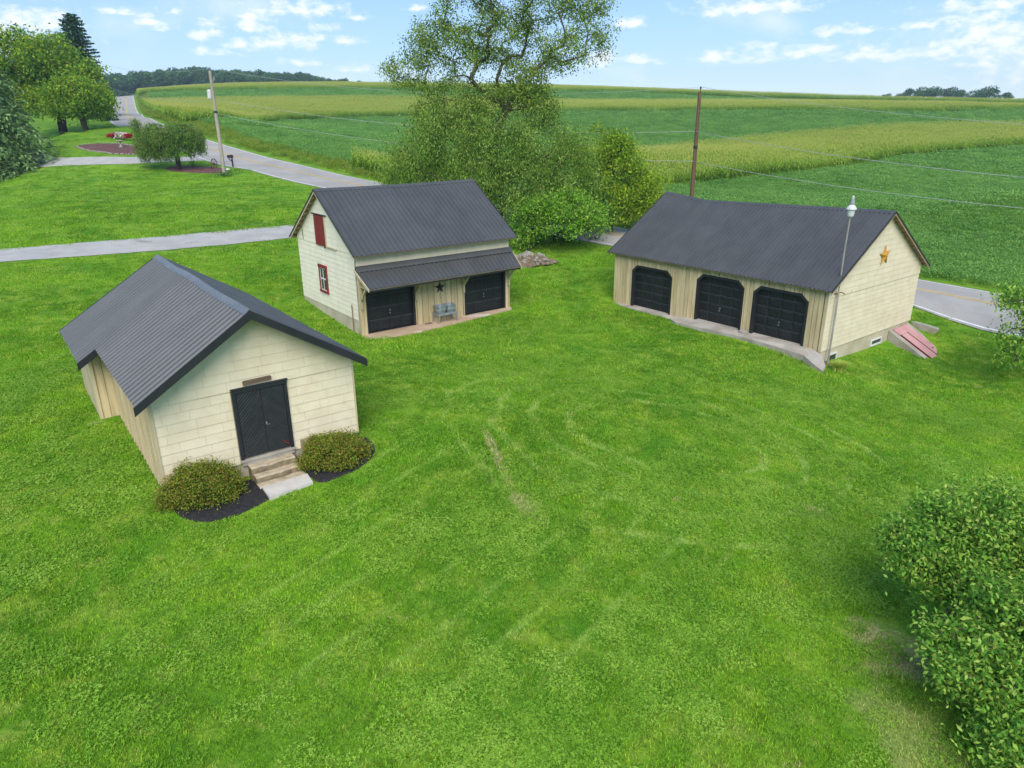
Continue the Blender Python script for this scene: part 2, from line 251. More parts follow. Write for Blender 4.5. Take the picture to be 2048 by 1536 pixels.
ln = maprange(lg, gmath(lg, 'ABSOLUTE', gmath(lg, 'SUBTRACT', ph, .5)), .12, .02)
ln = gmath(lg, 'MULTIPLY', ln, maprange(lg, ellipse(lg, LP, -1.0, 12.5, 7.5, 6.0), 1.0, .55)); ln = gmath(lg, 'MULTIPLY', ln, maprange(lg, noise(lg, .5, 4, .6, LP), .34, .58, 0, .6))
c = mixc(lg, ln, c, (.30, .45, .075))
for x0, y0, rx, ry, rot, amt in ((-.45, 16.7, .16, 2.0, .25, .7), (.3, 14.2, .3, .9, .5, .55), (6.7, 10.0, .75, 1.0, .2, .75), (5.9, 7.9, .7, 1.7, 0, .35), (-15.4, 31.5, .5, 1.2, 0, .5), (7.2, 15.2, .7, .5, 0, .5)):
    e = gmath(lg, 'ADD', ellipse(lg, LP, x0, y0, rx, ry, rot), gmath(lg, 'MULTIPLY', gmath(lg, 'SUBTRACT', noise(lg, 1.6, 5, .65, LP), .5), 1.9))
    c = mixc(lg, maprange(lg, e, 1.15, .45, 0, amt), c, (.47, .41, .19))
c = mixc(lg, maprange(lg, noise(lg, 1.7, 5, .7, LP), .665, .72, 0, .9), c, (.46, .37, .17))
lg.links.new(c, lo_.inputs[0])
def lawn_col(t):
    n = t.nodes.new('ShaderNodeGroup'); n.node_tree = lg; return n.outputs[0]
m_ground, t, b, o = newmat('lawn turf')
g_ = t.nodes.new('ShaderNodeNewGeometry'); fine = noise(t, 14, 6, .7, g_.outputs['Position'])
col = mixc(t, maprange(t, fine, .35, .65, .0, .5), lawn_col(t), (.045, .125, .010))
t.links.new(col, b.inputs['Base Color']); b.inputs['Roughness'].default_value = .9; b.inputs['Specular IOR Level'].default_value = .1
bump(t, b, fine, .6, .06)
m_blade, t, b, o = newmat('grass blade')
g_ = t.nodes.new('ShaderNodeNewGeometry'); k = maprange(t, g_.outputs['Random Per Island'], 0, 1, .5, 2.0, False)
cb = t.nodes.new('ShaderNodeCombineColor'); [t.links.new(k, cb.inputs[i]) for i in range(3)]
col = mixc(t, 1., lawn_col(t), cb.outputs[0], 'MULTIPLY'); t.links.new(col, b.inputs['Base Color']); b.inputs['Roughness'].default_value = .6; b.inputs['Specular IOR Level'].default_value = .05
tr = t.nodes.new('ShaderNodeBsdfTranslucent'); t.links.new(col, tr.inputs[0]); mx = t.nodes.new('ShaderNodeMixShader'); mx.inputs[0].default_value = .3
t.links.new(b.outputs[0], mx.inputs[1]); t.links.new(tr.outputs[0], mx.inputs[2]); t.links.new(mx.outputs[0], o.inputs[0])
m_clover = leafmat('clover leaf', [(.058, .170, .012), (.155, .340, .024), (.255, .450, .042), (.40, .56, .095)], .2, True)

CREAM1, CREAM2 = (.74, .65, .47), (.68, .585, .41)
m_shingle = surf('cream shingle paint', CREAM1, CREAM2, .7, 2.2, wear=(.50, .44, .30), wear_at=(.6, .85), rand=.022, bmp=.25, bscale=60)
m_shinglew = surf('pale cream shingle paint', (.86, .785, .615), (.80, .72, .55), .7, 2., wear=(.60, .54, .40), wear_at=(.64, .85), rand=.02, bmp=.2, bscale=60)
m_lap = surf('siding joint', (.40, .33, .21), (.33, .27, .17), .9)
m_sheath = surf('dark sheathing', (.16, .13, .09), (.11, .09, .06), .9)
m_board = surf('weathered tan board', (.60, .49, .285), (.47, .37, .20), .75, 1.6, (6, 6, .5), wear=(.20, .15, .085), wear_at=(.60, .8), rand=.14, bmp=.35, bscale=30)
m_boardpale = surf('cream painted board', (.55, .47, .30), (.45, .375, .225), .75, 1.4, (5, 5, .5), wear=(.31, .25, .155), wear_at=(.6, .8), rand=.08, bmp=.3, bscale=30)
m_roof = surf('charcoal roof metal', (.066, .068, .068), (.076, .078, .078), .42, 1.2, (1, 1, .5), wear=(.095, .098, .101), wear_at=(.58, .85), rand=.09, spec=.5, bmp=.02, bscale=4)
m_cap = surf('sky-lit ridge metal', (.12, .125, .13), (.15, .155, .16), .4, 2.)  # paler than the roof metal: sky reflection on the flat cap painted in
m_trim = surf('black trim paint', (.016, .018, .021), (.022, .024, .028), .5, 2., wear=(.05, .05, .05), wear_at=(.72, .9), bmp=.06)
m_door = surf('black door paint', (.010, .012, .013), (.015, .017, .018), .5, 1.5, wear=(.03, .03, .033), wear_at=(.66, .85), bmp=.1, rand=.1)
m_doorline = surf('sky-lit door edge', (.05, .055, .06), (.07, .075, .08), .6)  # lighter than the door: sky highlight along the section edges put into the colour
m_raf = surf('rafter wood', (.36, .26, .15), (.25, .175, .10), .8, 2., (4, 4, 1), bmp=.2)
m_red = surf('barn red boards', (.26, .022, .018), (.19, .016, .014), .65, 2., (7, 7, .6), wear=(.34, .09, .07), wear_at=(.58, .8), rand=.12, bmp=.3)
m_redtrim = surf('red window trim', (.25, .025, .022), (.18, .018, .016), .6, 3.)
m_white = surf('white sash paint', (.72, .72, .70), (.6, .6, .57), .5, 3.)
m_conc = surf('old concrete', (.42, .385, .33), (.31, .275, .225), .9, 1.1, wear=(.19, .165, .13), wear_at=(.58, .78), bmp=.5, bscale=18)
m_concpink = surf('tan stained concrete', (.50, .37, .26), (.42, .28, .175), .88, 1.0, wear=(.62, .55, .47), wear_at=(.55, .72), bmp=.35, bscale=16)
m_found = surf('painted masonry', (.54, .475, .34), (.45, .385, .265), .88, 1.2, wear=(.31, .25, .165), wear_at=(.58, .74), bmp=.5, bscale=10)
m_steps = surf('pebble concrete', (.26, .205, .13), (.18, .14, .085), .92, 4., wear=(.14, .10, .065), wear_at=(.52, .7), bmp=.9, bscale=30)
m_tread = surf('worn tan tread', (.50, .42, .29), (.40, .325, .21), .9, 5., wear=(.24, .185, .12), wear_at=(.56, .74), bmp=.6, bscale=30)
m_slab = surf('pale slab', (.58, .54, .48), (.47, .43, .375), .9, 2., wear=(.33, .28, .22), wear_at=(.6, .78), bmp=.3)
m_pink = surf('faded red steel', (.54, .30, .275), (.49, .24, .22), .5, 1.3, wear=(.60, .32, .29), wear_at=(.5, .75), bmp=.05)
m_darkred = surf('dark red seam', (.16, .02, .02), (.12, .015, .015), .6)
m_galv = surf('galvanised steel', (.30, .345, .36), (.24, .28, .30), .45, 6., metal=.35, wear=(.38, .42, .43), wear_at=(.55, .7))
m_galvdark = surf('tub shadow grey', (.20, .25, .27), (.17, .21, .23), .5, 5., metal=.3)
m_rust = surf('rusted star', (.56, .30, .04), (.42, .20, .03), .6, 5., wear=(.14, .05, .015), wear_at=(.56, .7), metal=.2)
m_blackiron = surf('black iron', (.018, .02, .024), (.025, .027, .03), .5)
m_pipe = surf('weathered pipe', (.24, .22, .19), (.33, .32, .30), .6, 3., (1, 1, .4), wear=(.20, .115, .06), wear_at=(.52, .66))
m_brown = surf('brown pipe', (.23, .12, .06), (.17, .09, .045), .6)
m_lampw = surf('lamp shade white', (.62, .62, .60), (.52, .52, .5), .4)
m_lampg = surf('lamp housing grey', (.30, .31, .32), (.24, .25, .26), .5)
m_oldwood = surf('grey plank', (.175, .115, .075), (.115, .075, .05), .85, 3., (1, 6, 6), bmp=.4)
m_pole = surf('weathered pole', (.42, .365, .30), (.30, .255, .205), .85, 2., (6, 6, .4), wear=(.20, .16, .125), wear_at=(.56, .7), bmp=.3)
m_polebr = surf('brown pole', (.165, .088, .055), (.115, .06, .04), .85, 2., (6, 6, .4), bmp=.3)
m_wire = surf('aluminium wire', (.40, .41, .42), (.34, .35, .36), .5)
m_bark = surf('grey bark', (.12, .098, .075), (.075, .06, .046), .95, 4., (1, 1, .35), bmp=.7, bscale=14)
m_barkd = surf('dark bark', (.065, .05, .038), (.04, .032, .025), .95, 4., (1, 1, .35), bmp=.7, bscale=14)
m_mulchb = surf('black mulch', (.016, .015, .016), (.028, .026, .026), .95, 14., wear=(.045, .04, .038), wear_at=(.56, .66), bmp=1., bscale=45)
m_mulchr = surf('red brown mulch', (.135, .060, .052), (.10, .042, .036), .95, 3., wear=(.20, .11, .09), wear_at=(.55, .7), bmp=1., bscale=14)
m_stone = surf('field stone', (.33, .30, .25), (.23, .20, .16), .9, 5., wear=(.44, .41, .36), wear_at=(.55, .7), rand=.25, bmp=.5, bscale=20)
m_dirt = surf('bare dirt', (.20, .15, .095), (.12, .09, .055), .95, 5., bmp=.8, bscale=20)
m_glass, t, b, o = newmat('window glass'); b.inputs['Base Color'].default_value = (.03, .04, .045, 1); b.inputs['Roughness'].default_value = .06; b.inputs['Specular IOR Level'].default_value = .9
m_asph, t, b, o = newmat('road asphalt')
g_ = t.nodes.new('ShaderNodeNewGeometry'); P_ = g_.outputs['Position']
col = mixc(t, maprange(t, noise(t, .35, 5, .6, P_), .35, .65), (.34, .318, .288), (.40, .378, .343)); col = mixc(t, maprange(t, noise(t, 18, 3, .6, P_), .4, .7, 0, .35), col, (.28, .26, .235))
t.links.new(col, b.inputs['Base Color']); b.inputs['Roughness'].default_value = 1.; b.inputs['Specular IOR Level'].default_value = 0.; bump(t, b, noise(t, 40, 4, .6, P_), .3, .01)
m_drive, t, b, o = newmat('driveway asphalt')
g_ = t.nodes.new('ShaderNodeNewGeometry'); P_ = g_.outputs['Position']
col = mixc(t, maprange(t, noise(t, .8, 6, .65, P_), .35, .65), (.36, .345, .32), (.43, .41, .375)); col = mixc(t, maprange(t, noise(t, .45, 6, .7, P_), .6, .72, 0, .7), col, (.20, .165, .12))
t.links.new(col, b.inputs['Base Color']); b.inputs['Roughness'].default_value = 1.; b.inputs['Specular IOR Level'].default_value = 0.; bump(t, b, noise(t, 25, 4, .6, P_), .35, .015)
m_linew = surf('white road paint', (.72, .72, .70), (.60, .60, .58), 1., 2., spec=0.)
m_liney = surf('yellow road paint', (.66, .46, .13), (.56, .38, .11), 1., 2., spec=0.)

# ================================================================== the setting
def spaced(parts): return np.unique(np.concatenate([np.arange(a, b, s) for a, b, s in parts]))
gx = spaced([(-3200, -420, 180), (-420, -250, 10), (-250, -66, 2.5), (-66, 40, .8), (40, 330, 2.5), (330, 520, 10), (520, 3300, 180)])
gy = spaced([(-600, -30, 60), (-30, 2, 4), (2, 106, .8), (106, 480, 2.5), (480, 1000, 20), (1000, 4000, 200)])
GX, GY = np.meshgrid(gx, gy); GZ = H(GX, GY)
rr = np.hypot(GX, GY); k = np.clip((rr - 650) / 700, 0, 1); k = k * k * (3 - 2 * k); GZ = GZ * (1 - k) + 12 * k
k = np.clip((np.maximum(-GX - 330, 0) / 200 + np.maximum(-GY - 60, 0) / 100), 0, 1); GZ = GZ * (1 - k) + np.clip(GZ, 0, 14) * k
nx, ny = len(gx), len(gy); idx = np.arange(nx * ny).reshape(ny, nx)
F = np.stack([idx[:-1, :-1], idx[:-1, 1:], idx[1:, 1:], idx[1:, :-1]], -1).reshape(-1, 4)
ground = link('ground', npmesh('ground', np.stack([GX, GY, GZ], -1).reshape(-1, 3), F, m_ground, smooth=True)); tag(ground, kind='structure')

def catmull(pts, step):
    P = [np.array(p, float) for p in pts]; P = [2 * P[0] - P[1]] + P + [2 * P[-1] - P[-2]]; out = []
    for i in range(1, len(P) - 2):
        n = max(2, int(np.linalg.norm(P[i + 1] - P[i]) / step))
        for k in range(n):
            u = k / n; out.append(.5 * ((2 * P[i]) + (-P[i - 1] + P[i + 1]) * u + (2 * P[i - 1] - 5 * P[i] + 4 * P[i + 1] - P[i + 2]) * u * u + (-P[i - 1] + 3 * P[i] - 3 * P[i + 1] + P[i + 2]) * u ** 3))
    out.append(P[-2]); return np.array(out)
def normals(c):
    T = np.gradient(c, axis=0); T /= np.linalg.norm(T, axis=1)[:, None]; return np.stack([-T[:, 1], T[:, 0]], 1)
def ribbon(name, c, a, b, lift, m, na=2, jit=0, seed=1):
    n = normals(c); rs = np.random.RandomState(seed); cols = []
    for i in range(na + 1):
        off = a + (b - a) * i / na; q = c + n * off
        if jit and i in (0, na): q = q + n * (rs.rand(len(c), 1) - .5) * 2 * jit
        cols.append(np.c_[q, H(q[:, 0], q[:, 1]) + lift])
    V = np.stack(cols, 1).reshape(-1, 3); w = na + 1; i = np.arange(len(c) - 1)[:, None] * w + np.arange(na)[None]
    F = np.stack([i, i + 1, i + w + 1, i + w], -1).reshape(-1, 4)
    return npmesh(name, V, F, m)
rc = catmull(ROAD, 1.5)
rc = np.concatenate([rc, rc[-1] + np.outer(np.arange(1, 30) * 1.5, (rc[-1] - rc[-2]) / np.linalg.norm(rc[-1] - rc[-2]))])
road = link('road', ribbon('road', rc, -4.0, 2.9, .035, m_asph, 8)); tag(road, kind='structure')
for nm, a, b, m in (('edge_line', -3.80, -3.66, m_linew), ('edge_line', 2.58, 2.70, m_linew), ('centre_line', -.17, -.06, m_liney), ('centre_line', .06, .17, m_liney)):
    link(nm, ribbon(nm, rc, a, b, .045, m, 1), road)
d1 = catmull([(-95, 25), (-60, 30.5), (-42.6, 34.9), (-34.8, 37.3), (-28.9, 40.3), (-22.4, 44.3), (-16.7, 48.8), (-12.0, 53.5), (-8.5, 59.5), (-6.8, 63.0)], .7)
tag(link('driveway', ribbon('driveway', d1, -1.85, 1.85, .028, m_drive, 5, .05)), kind='structure')
d2 = catmull([(-100, 120), (-92.0, 112.7), (-74.0, 105.0), (-59.5, 91.2), (-50.0, 84.4), (-43.5, 83.2), (-39.5, 85.8), (-35.4, 88.4)], .7)
tag(link('driveway', ribbon('driveway', d2, -1.5, 1.5, .028, m_drive, 4, .05, 2)), kind='structure')

def patch(name, pts, lift, m, dome=.0, kind='structure', jit=.04, cell=.12, cz=None):
    """a bed laid on the ground: a fan of rings from the rounded outline to the middle"""
    q = np.array(pts, float); q = catmull(list(q) + [q[0]], max(cell, .1))[:-1]; c0 = q.mean(0); rs = np.random.RandomState(len(q)); rings = []; n = len(q); K = 10
    for i in range(K + 1):
        t_ = i / K; p = c0 + (q - c0) * (1 - t_) + (rs.rand(n, 2) - .5) * jit * (1 if 0 < i < K else .4)
        z = H(p[:, 0], p[:, 1]) + lift + dome * (1 - (1 - t_) ** 2) + (rs.rand(n) - .5) * jit * .5 * (i > 0); z[:] = z - (.06 if i == 0 else 0); rings.append(np.c_[p, z])
    V = np.concatenate(rings); F = np.array([[i * n + k, i * n + (k + 1) % n, (i + 1) * n + (k + 1) % n, (i + 1) * n + k] for i in range(K) for k in range(n)])
    return tag(link(name, npmesh(name, V, F, m, smooth=False)), kind=kind)
patch('mulch_bed', [(-38.0, 80.9), (-37.6, 82.1), (-35.8, 82.9), (-33.0, 82.3), (-31.3, 81.3), (-30.2, 79.6), (-30.5, 78.8), (-33.2, 79.1), (-36.0, 79.6), (-37.3, 80.2)], .04, m_mulchr, .05)
MC = [(-53.9, 92.7), (-53.2, 93.4), (-51.3, 93.9), (-49.0, 93.7), (-46.5, 92.0), (-44.2, 90.0), (-43.1, 88.5), (-42.8, 86.6), (-43.9, 85.7), (-46.0, 85.9), (-49.3, 88.3), (-52.4, 91.2)]
patch('mulch_bed', MC, .05, m_mulchr, .05, cell=.3)
patch('mulch_bed', [(-7.95, 14.32), (-7.62, 13.8), (-7.25, 13.45), (-6.85, 13.28), (-6.4, 13.32), (-6.05, 13.55), (-5.75, 13.95), (-5.5, 14.3), (-5.6, 14.65), (-6.1, 15.2), (-6.6, 15.0), (-7.2, 14.6)], .03, m_mulchb, .05)
patch('mulch_bed', [(-5.5, 16.25), (-5.15, 15.55), (-4.75, 15.0), (-4.45, 14.95), (-4.0, 15.3), (-3.7, 15.65), (-3.5, 16.15), (-3.55, 16.7), (-3.95, 17.1), (-4.5, 16.75)], .03, m_mulchb, .05)

# ================================================================== building helpers
def clip_poly(poly, a, b, c_):          # keep a*x+b*y+c_ >= 0
    out = []
    for i in range(len(poly)):
        p, q = poly[i], poly[(i + 1) % len(poly)]; dp = a * p[0] + b * p[1] + c_; dq = a * q[0] + b * q[1] + c_
        if dp >= 0: out.append(p)
        if dp * dq < 0: s = dp / (dp - dq); out.append((p[0] + s * (q[0] - p[0]), p[1] + s * (q[1] - p[1])))
    return out
def area(p): return abs(sum(p[i][0] * p[(i + 1) % len(p)][1] - p[(i + 1) % len(p)][0] * p[i][1] for i in range(len(p)))) / 2
def convex_clip(poly, outline):         # outline counter-clockwise
    for i in range(len(outline)):
        (x0, y0), (x1, y1) = outline[i], outline[(i + 1) % len(outline)]; poly = clip_poly(poly, -(y1 - y0), x1 - x0, (y1 - y0) * x0 - (x1 - x0) * y0)
        if len(poly) < 3: return []
    return poly
def siding(parent, mp, outline, rows, width, holes, m, base=.0, name='shingle', seed=3, gap=.0018, tilt=.013, wob=.0):
    rs = random.Random(seed)
    for ri, (w0, w1, ex) in enumerate(rows):
        a = min(p[0] for p in outline) - rs.random() * width; hi = max(p[0] for p in outline)
        while a < hi:
            wd = width * (1 + rs.uniform(-.12, .12)); cells = [(a + gap, a + wd - gap, w0 + .0035, w1 - .001)]
            for (h0, h1, g0, g1) in holes:
                nc = []
                for (x0, x1, y0, y1) in cells:
                    if x1 <= h0 or x0 >= h1 or y1 <= g0 or y0 >= g1: nc.append((x0, x1, y0, y1)); continue
                    if x0 < h0: nc.append((x0, h0, y0, y1))
                    if x1 > h1: nc.append((h1, x1, y0, y1))
                    xa, xb = max(x0, h0), min(x1, h1)
                    if y0 < g0: nc.append((xa, xb, y0, g0))
                    if y1 > g1: nc.append((xa, xb, g1, y1))
                cells = nc
            dj = rs.uniform(-.0015, .0015) + base + ex; sl = rs.uniform(-wob, wob)
            for (x0, x1, y0, y1) in cells:
                p = convex_clip([(x0, y0), (x1, y0), (x1, y1), (x0, y1)], outline)
                if len(p) < 3 or area(p) < .002: continue
                dd = lambda y: dj + .004 + tilt * (1 - (y - w0) / (w1 - w0))
                b_ = MB(); b_.prism([mp(x, y, dd(y)) for x, y in p], [mp(x, y, base + ex - .004) for x, y in p]); b_.build(name, m, parent)
            a += wd
def roof_slope(parent, ridge, eave, t0, t1, nrm, width, prof, m, nseg=4, name='roof_panel', deck=m_raf, sagmid=None, dn=12):
    n = max(1, round((t1 - t0) / width)); nrm = Vector(nrm).normalized()
    for i in range(n):
        a, b_ = t0 + (t1 - t0) * i / n, t0 + (t1 - t0) * (i + 1) / n; pw = b_ - a; V = []; F = []
        ts = [(a + pw * x, y) for x, y in prof]; K = len(ts); lift = .001 + (.003 if i % 2 else 0)
        for j in range(nseg + 1):
            for t_, hh in ts:
                s = j / nseg; V.append(ridge(t_).lerp(eave(t_), s) + nrm * (hh + lift))
        for j in range(nseg):
            for q in range(K - 1): F.append((j * K + q, j * K + q + 1, (j + 1) * K + q + 1, (j + 1) * K + q))
        b2 = MB(); b2.add(V, F); b2.build(name, m, parent)
    V = []; F = []
    for i in range(dn + 1):
        t_ = t0 + (t1 - t0) * i / dn; r_, e_ = ridge(t_), eave(t_); V += [r_ - nrm * .02, e_ - nrm * .012, e_ - nrm * .055, r_ - nrm * .07]
    for i in range(dn):
        for q in range(4): F.append((i * 4 + q, i * 4 + (q + 1) % 4, (i + 1) * 4 + (q + 1) % 4, (i + 1) * 4 + q))
    F += [(3, 2, 1, 0), tuple(range(dn * 4, dn * 4 + 4))]
    b2 = MB(); b2.add(V, F); b2.build('roof_deck', deck, parent)
def ridge_cap(parent, ridge, t0, t1, dl, dr, w, m, lift=.035, dn=14):
    V = []; F = []; dl = Vector(dl).normalized(); dr = Vector(dr).normalized(); upv = Vector((0, 0, 1))
    for i in range(dn + 1):
        p = ridge(t0 + (t1 - t0) * i / dn); V += [p + dl * w + upv * (lift + .004), p + upv * (lift + .028), p + dr * w + upv * (lift + .004), p + dr * w + upv * (lift - .012), p + upv * (lift + .005), p + dl * w + upv * (lift - .012)]
    for i in range(dn):
        for q in range(6): F.append((i * 6 + q, i * 6 + (q + 1) % 6, (i + 1) * 6 + (q + 1) % 6, (i + 1) * 6 + q))
    F += [(5, 4, 3, 2, 1, 0), tuple(range(dn * 6, dn * 6 + 6))]
    b2 = MB(); b2.add(V, F); return b2.build('ridge_cap', m, parent)
def ribs(pitch, width, hgt=.022, rw=.045, minor=0):
    """panel cross-section: raised ribs at every pitch, x from 0 to 1"""
    n = max(1, round(width / pitch)); out = []
    for i in range(n):
        x = i / n; d = 1 / n; r_ = rw / width
        out += [(x, 0), (x + d * .5 - r_, 0), (x + d * .5 - r_ * .45, hgt), (x + d * .5 + r_ * .45, hgt), (x + d * .5 + r_, 0)]
    return out + [(1, 0)]
def beam(mb, a, b_, w, hgt):
    """square timber from a to b"""
    a, b_ = Vector(a), Vector(b_); t_ = (b_ - a).normalized(); s = t_.cross(Vector((0, 0, 1)))
    s = s.normalized() if s.length > 1e-3 else Vector((1, 0, 0)); u = s.cross(t_)
    mb.hexa([a - s * w - u * hgt, a + s * w - u * hgt, b_ + s * w - u * hgt, b_ - s * w - u * hgt, a - s * w + u * hgt, a + s * w + u * hgt, b_ + s * w + u * hgt, b_ - s * w + u * hgt])
def boards(parent, mp, a0, a1, width, lo, hi, m, breaks=(), seed=5, name='board', thick=.034, gap=.013):
    """upright boards from a0 to a1; lo and hi give the foot and head at a place along the wall"""
    rs = random.Random(seed); cuts = [a0]; a = a0
    while a < a1 - width * .6:
        a += width * rs.uniform(.86, 1.14); cuts.append(min(a, a1))
    cuts = sorted(set([c for c in cuts if all(abs(c - b_) > .07 for b_ in breaks)] + [b_ for b_ in breaks if a0 < b_ < a1] + [a0, a1]))
    for i in range(len(cuts) - 1):
        x0, x1 = cuts[i] + gap, cuts[i + 1] - gap
        if x1 - x0 < .015: continue
        e = 1e-4; l0, l1 = lo(x0 + e), lo(x1 - e); h0, h1 = hi(x0), hi(x1); d = thick + rs.uniform(-.006, .006); j = rs.uniform(-.015, .015) if l0 == l1 else 0
        if h0 - l0 < .02 and h1 - l1 < .02: continue
        p = [(x0, l0 + j), (x1, l1 + j), (x1, h1), (x0, h0)]
        b2 = MB(); b2.prism([mp(x, y, d) for x, y in p], [mp(x, y, 0) for x, y in p]); b2.build(name, m, parent)
def panel_door(parent, u0, u1, w0, w1, v, nsec, ncol, m, rowsper=1, raised=.014, hand=True, hx=None):
    d = MB(); d.box((u0, v, w0), (u1, v + .04, w1)); door = d.build('garage_door', m, parent)
    sh = (w1 - w0) / nsec; cw = (u1 - u0) / ncol
    for s in range(nsec):
        for c_ in range(ncol):
            for r_ in range(rowsper):
                hh = sh / rowsper; a, b_ = u0 + c_ * cw + .05, u0 + (c_ + 1) * cw - .05; z0, z1 = w0 + s * sh + r_ * hh + .04, w0 + s * sh + (r_ + 1) * hh - .04; e = .04
                q = MB(); q.add([(a, v - .003, z0), (b_, v - .003, z0), (b_, v - .003, z1), (a, v - .003, z1), (a + e, v - raised, z0 + e), (b_ - e, v - raised, z0 + e), (b_ - e, v - raised, z1 - e), (a + e, v - raised, z1 - e)],
                              [(0, 1, 5, 4), (1, 2, 6, 5), (2, 3, 7, 6), (3, 0, 4, 7), (4, 5, 6, 7)]); q.build('panel', m, door)
        if s:
            q = MB(); q.box((u0, v - .010, w0 + s * sh - .012), (u1, v - .002, w0 + s * sh + .010)); q.build('section_edge', m_doorline, door)
    if hand:
        hx = hx or (u0 + u1) / 2; q = MB(); q.box((hx - .02, v - .03, w0 + sh * 1.55), (hx + .02, v - .014, w0 + sh * 1.55 + .09)); q.box((hx - .05, v - .045, w0 + sh * 1.55 - .10), (hx + .02, v - .016, w0 + sh * 1.55 - .065)); q.build('handle', m_galv, door)
    return door
def star(name, loc, rz, rad, depth, m, label, cat='star', ang=0):
    """five-pointed barn star: a faceted shell standing off the wall; local -y faces outward"""
    V = [(0, -depth, 0), (0, 0, 0)]
    for k_ in range(10):
        r_ = rad if k_ % 2 == 0 else rad * .4; a = ang + PI / 2 + k_ * PI / 5; V.append((r_ * math.cos(a), 0, r_ * math.sin(a)))
    b2 = MB(); b2.add(V, [(0, 2 + k_, 2 + (k_ + 1) % 10) for k_ in range(10)] + [(1, 2 + (k_ + 1) % 10, 2 + k_) for k_ in range(10)])
    o = b2.build(name, m); o.location = loc; o.rotation_euler = (0, 0, rz); tag(o, label, cat); return o
def frame(loc, yaw):
    return Matrix.Translation(loc) @ Matrix.Rotation(yaw, 4, 'Z')

# ================================================================== the shed in front
S_LOC, S_YAW = (-7.869, 14.215, 2.394), .643; SM = frame(S_LOC, S_YAW)
shed = empty('shed', S_LOC, S_YAW)
tag(shed, 'cream shingled shed with black double door and dark ribbed roof, two bushes by its steps', 'shed')
UA, HR, UL, UR, UL2, VN, VB, SW, SL = 2.246, 3.779, -.339, 4.886, -.793, 4.591, 8.502, 4.756, 8.25
kl, kr = (HR - 2.14) / (UA - UL), (HR - 2.145) / (UR - UA)
def s_sag(v): return -.045 * math.exp(-((v - 6.4) / 1.0) ** 2) + .02 * math.exp(-((v - 4.6) / .8) ** 2) - .03 * math.exp(-((v - 2.2) / 1.2) ** 2)
s_ridge = lambda v: Vector((UA, v, HR + s_sag(v)))
nl, nr = (-kl, 0, 1), (kr, 0, 1)
wv = .02 * 0
pf = ribs(.25, .75, .036, .07)
roof_slope(shed, s_ridge, lambda v: Vector((UL, v, HR - kl * (UA - UL))), -.529, VN, nl, .75, pf, m_roof, deck=m_trim)
roof_slope(shed, s_ridge, lambda v: Vector((UL2, v, HR - kl * (UA - UL2))), VN, VB, nl, .75, pf, m_roof, deck=m_trim)
roof_slope(shed, s_ridge, lambda v: Vector((UR, v, HR - kr * (UR - UA))), -.529, VB, nr, .75, pf, m_roof, deck=m_trim)
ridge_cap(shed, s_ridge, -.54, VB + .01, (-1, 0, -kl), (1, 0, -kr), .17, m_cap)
def rake(parent, p, q, hgt, m, v0, v1, lift=.03):
    b2 = MB(); b2.prism([(p[0], v0, p[1] + lift), (q[0], v0, q[1] + lift), (q[0], v0, q[1] - hgt), (p[0], v0, p[1] - hgt)], [(p[0], v1, p[1] + lift), (q[0], v1, q[1] + lift), (q[0], v1, q[1] - hgt), (p[0], v1, p[1] - hgt)]); return b2.build('rake_trim', m, parent)
zl = lambda u: HR - kl * (UA - u); zr = lambda u: HR - kr * (u - UA)
rake(shed, (UL - .03, zl(UL - .03)), (UA, HR), .17, m_trim, -.56, -.532); rake(shed, (UA, HR), (UR + .03, zr(UR + .03)), .17, m_trim, -.56, -.532)
rake(shed, (UL2 - .03, zl(UL2 - .03)), (UL + .02, zl(UL + .02)), .17, m_trim, VN - .028, VN - .002)
rake(shed, (UL2, zl(UL2)), (UA, HR), .12, m_trim, VB + .002, VB + .028); rake(shed, (UA, HR), (UR, zr(UR)), .12, m_trim, VB + .002, VB + .028)
TH = .07
b2 = MB(); prof_ = [(0.03, -.0), (SW - .03, -.0), (SW - .03, zr(SW) - TH), (UA, HR - TH - .06), (0.03, zl(0) - TH)]
b2.prism([(u, .02, w) for u, w in prof_], [(u, SL, w) for u, w in prof_]); wall = b2.build('wall', m_lap, shed)
b2 = MB(); b2.box((.05, .04, -.9), (SW - .05, SL - .05, -.002)); b2.build('foundation', m_found, shed)
fo = [(0, 0), (SW, 0), (SW, zr(SW) - .075), (UA, HR - .075), (0, zl(0) - .075)]
ch = .2325; rows = [(i * ch - (.0 if i else .02), (i + 1) * ch, 0) for i in range(8)] + [(1.86 + i * .235, 1.86 + (i + 1) * .235, .014) for i in range(9)]
DR = (1.70, 3.02, -.2, 1.85)
siding(wall, lambda a, w, d: (a, .02 - d, w), fo, rows, .61, [DR, (3.19, 3.68, -.1, .235)], m_shingle, seed=11)
b2 = MB(); b2.box((-.02, -.012, -.02), (.03, .02, zl(0) - .10)); b2.build('corner_board', m_boardpale, shed)
b2 = MB(); b2.box((SW - .03, -.008, -.02), (SW + .012, .10, zr(SW) - .09)); b2.build('corner_board', m_boardpale, shed)
b2 = MB(); [b2.box((3.2, -.012, .005 + i * .021), (3.67, .012, .014 + i * .021)) for i in range(11)]; o = b2.build('vent_slats', m_boardpale, shed); o['kind'] = 'stuff'
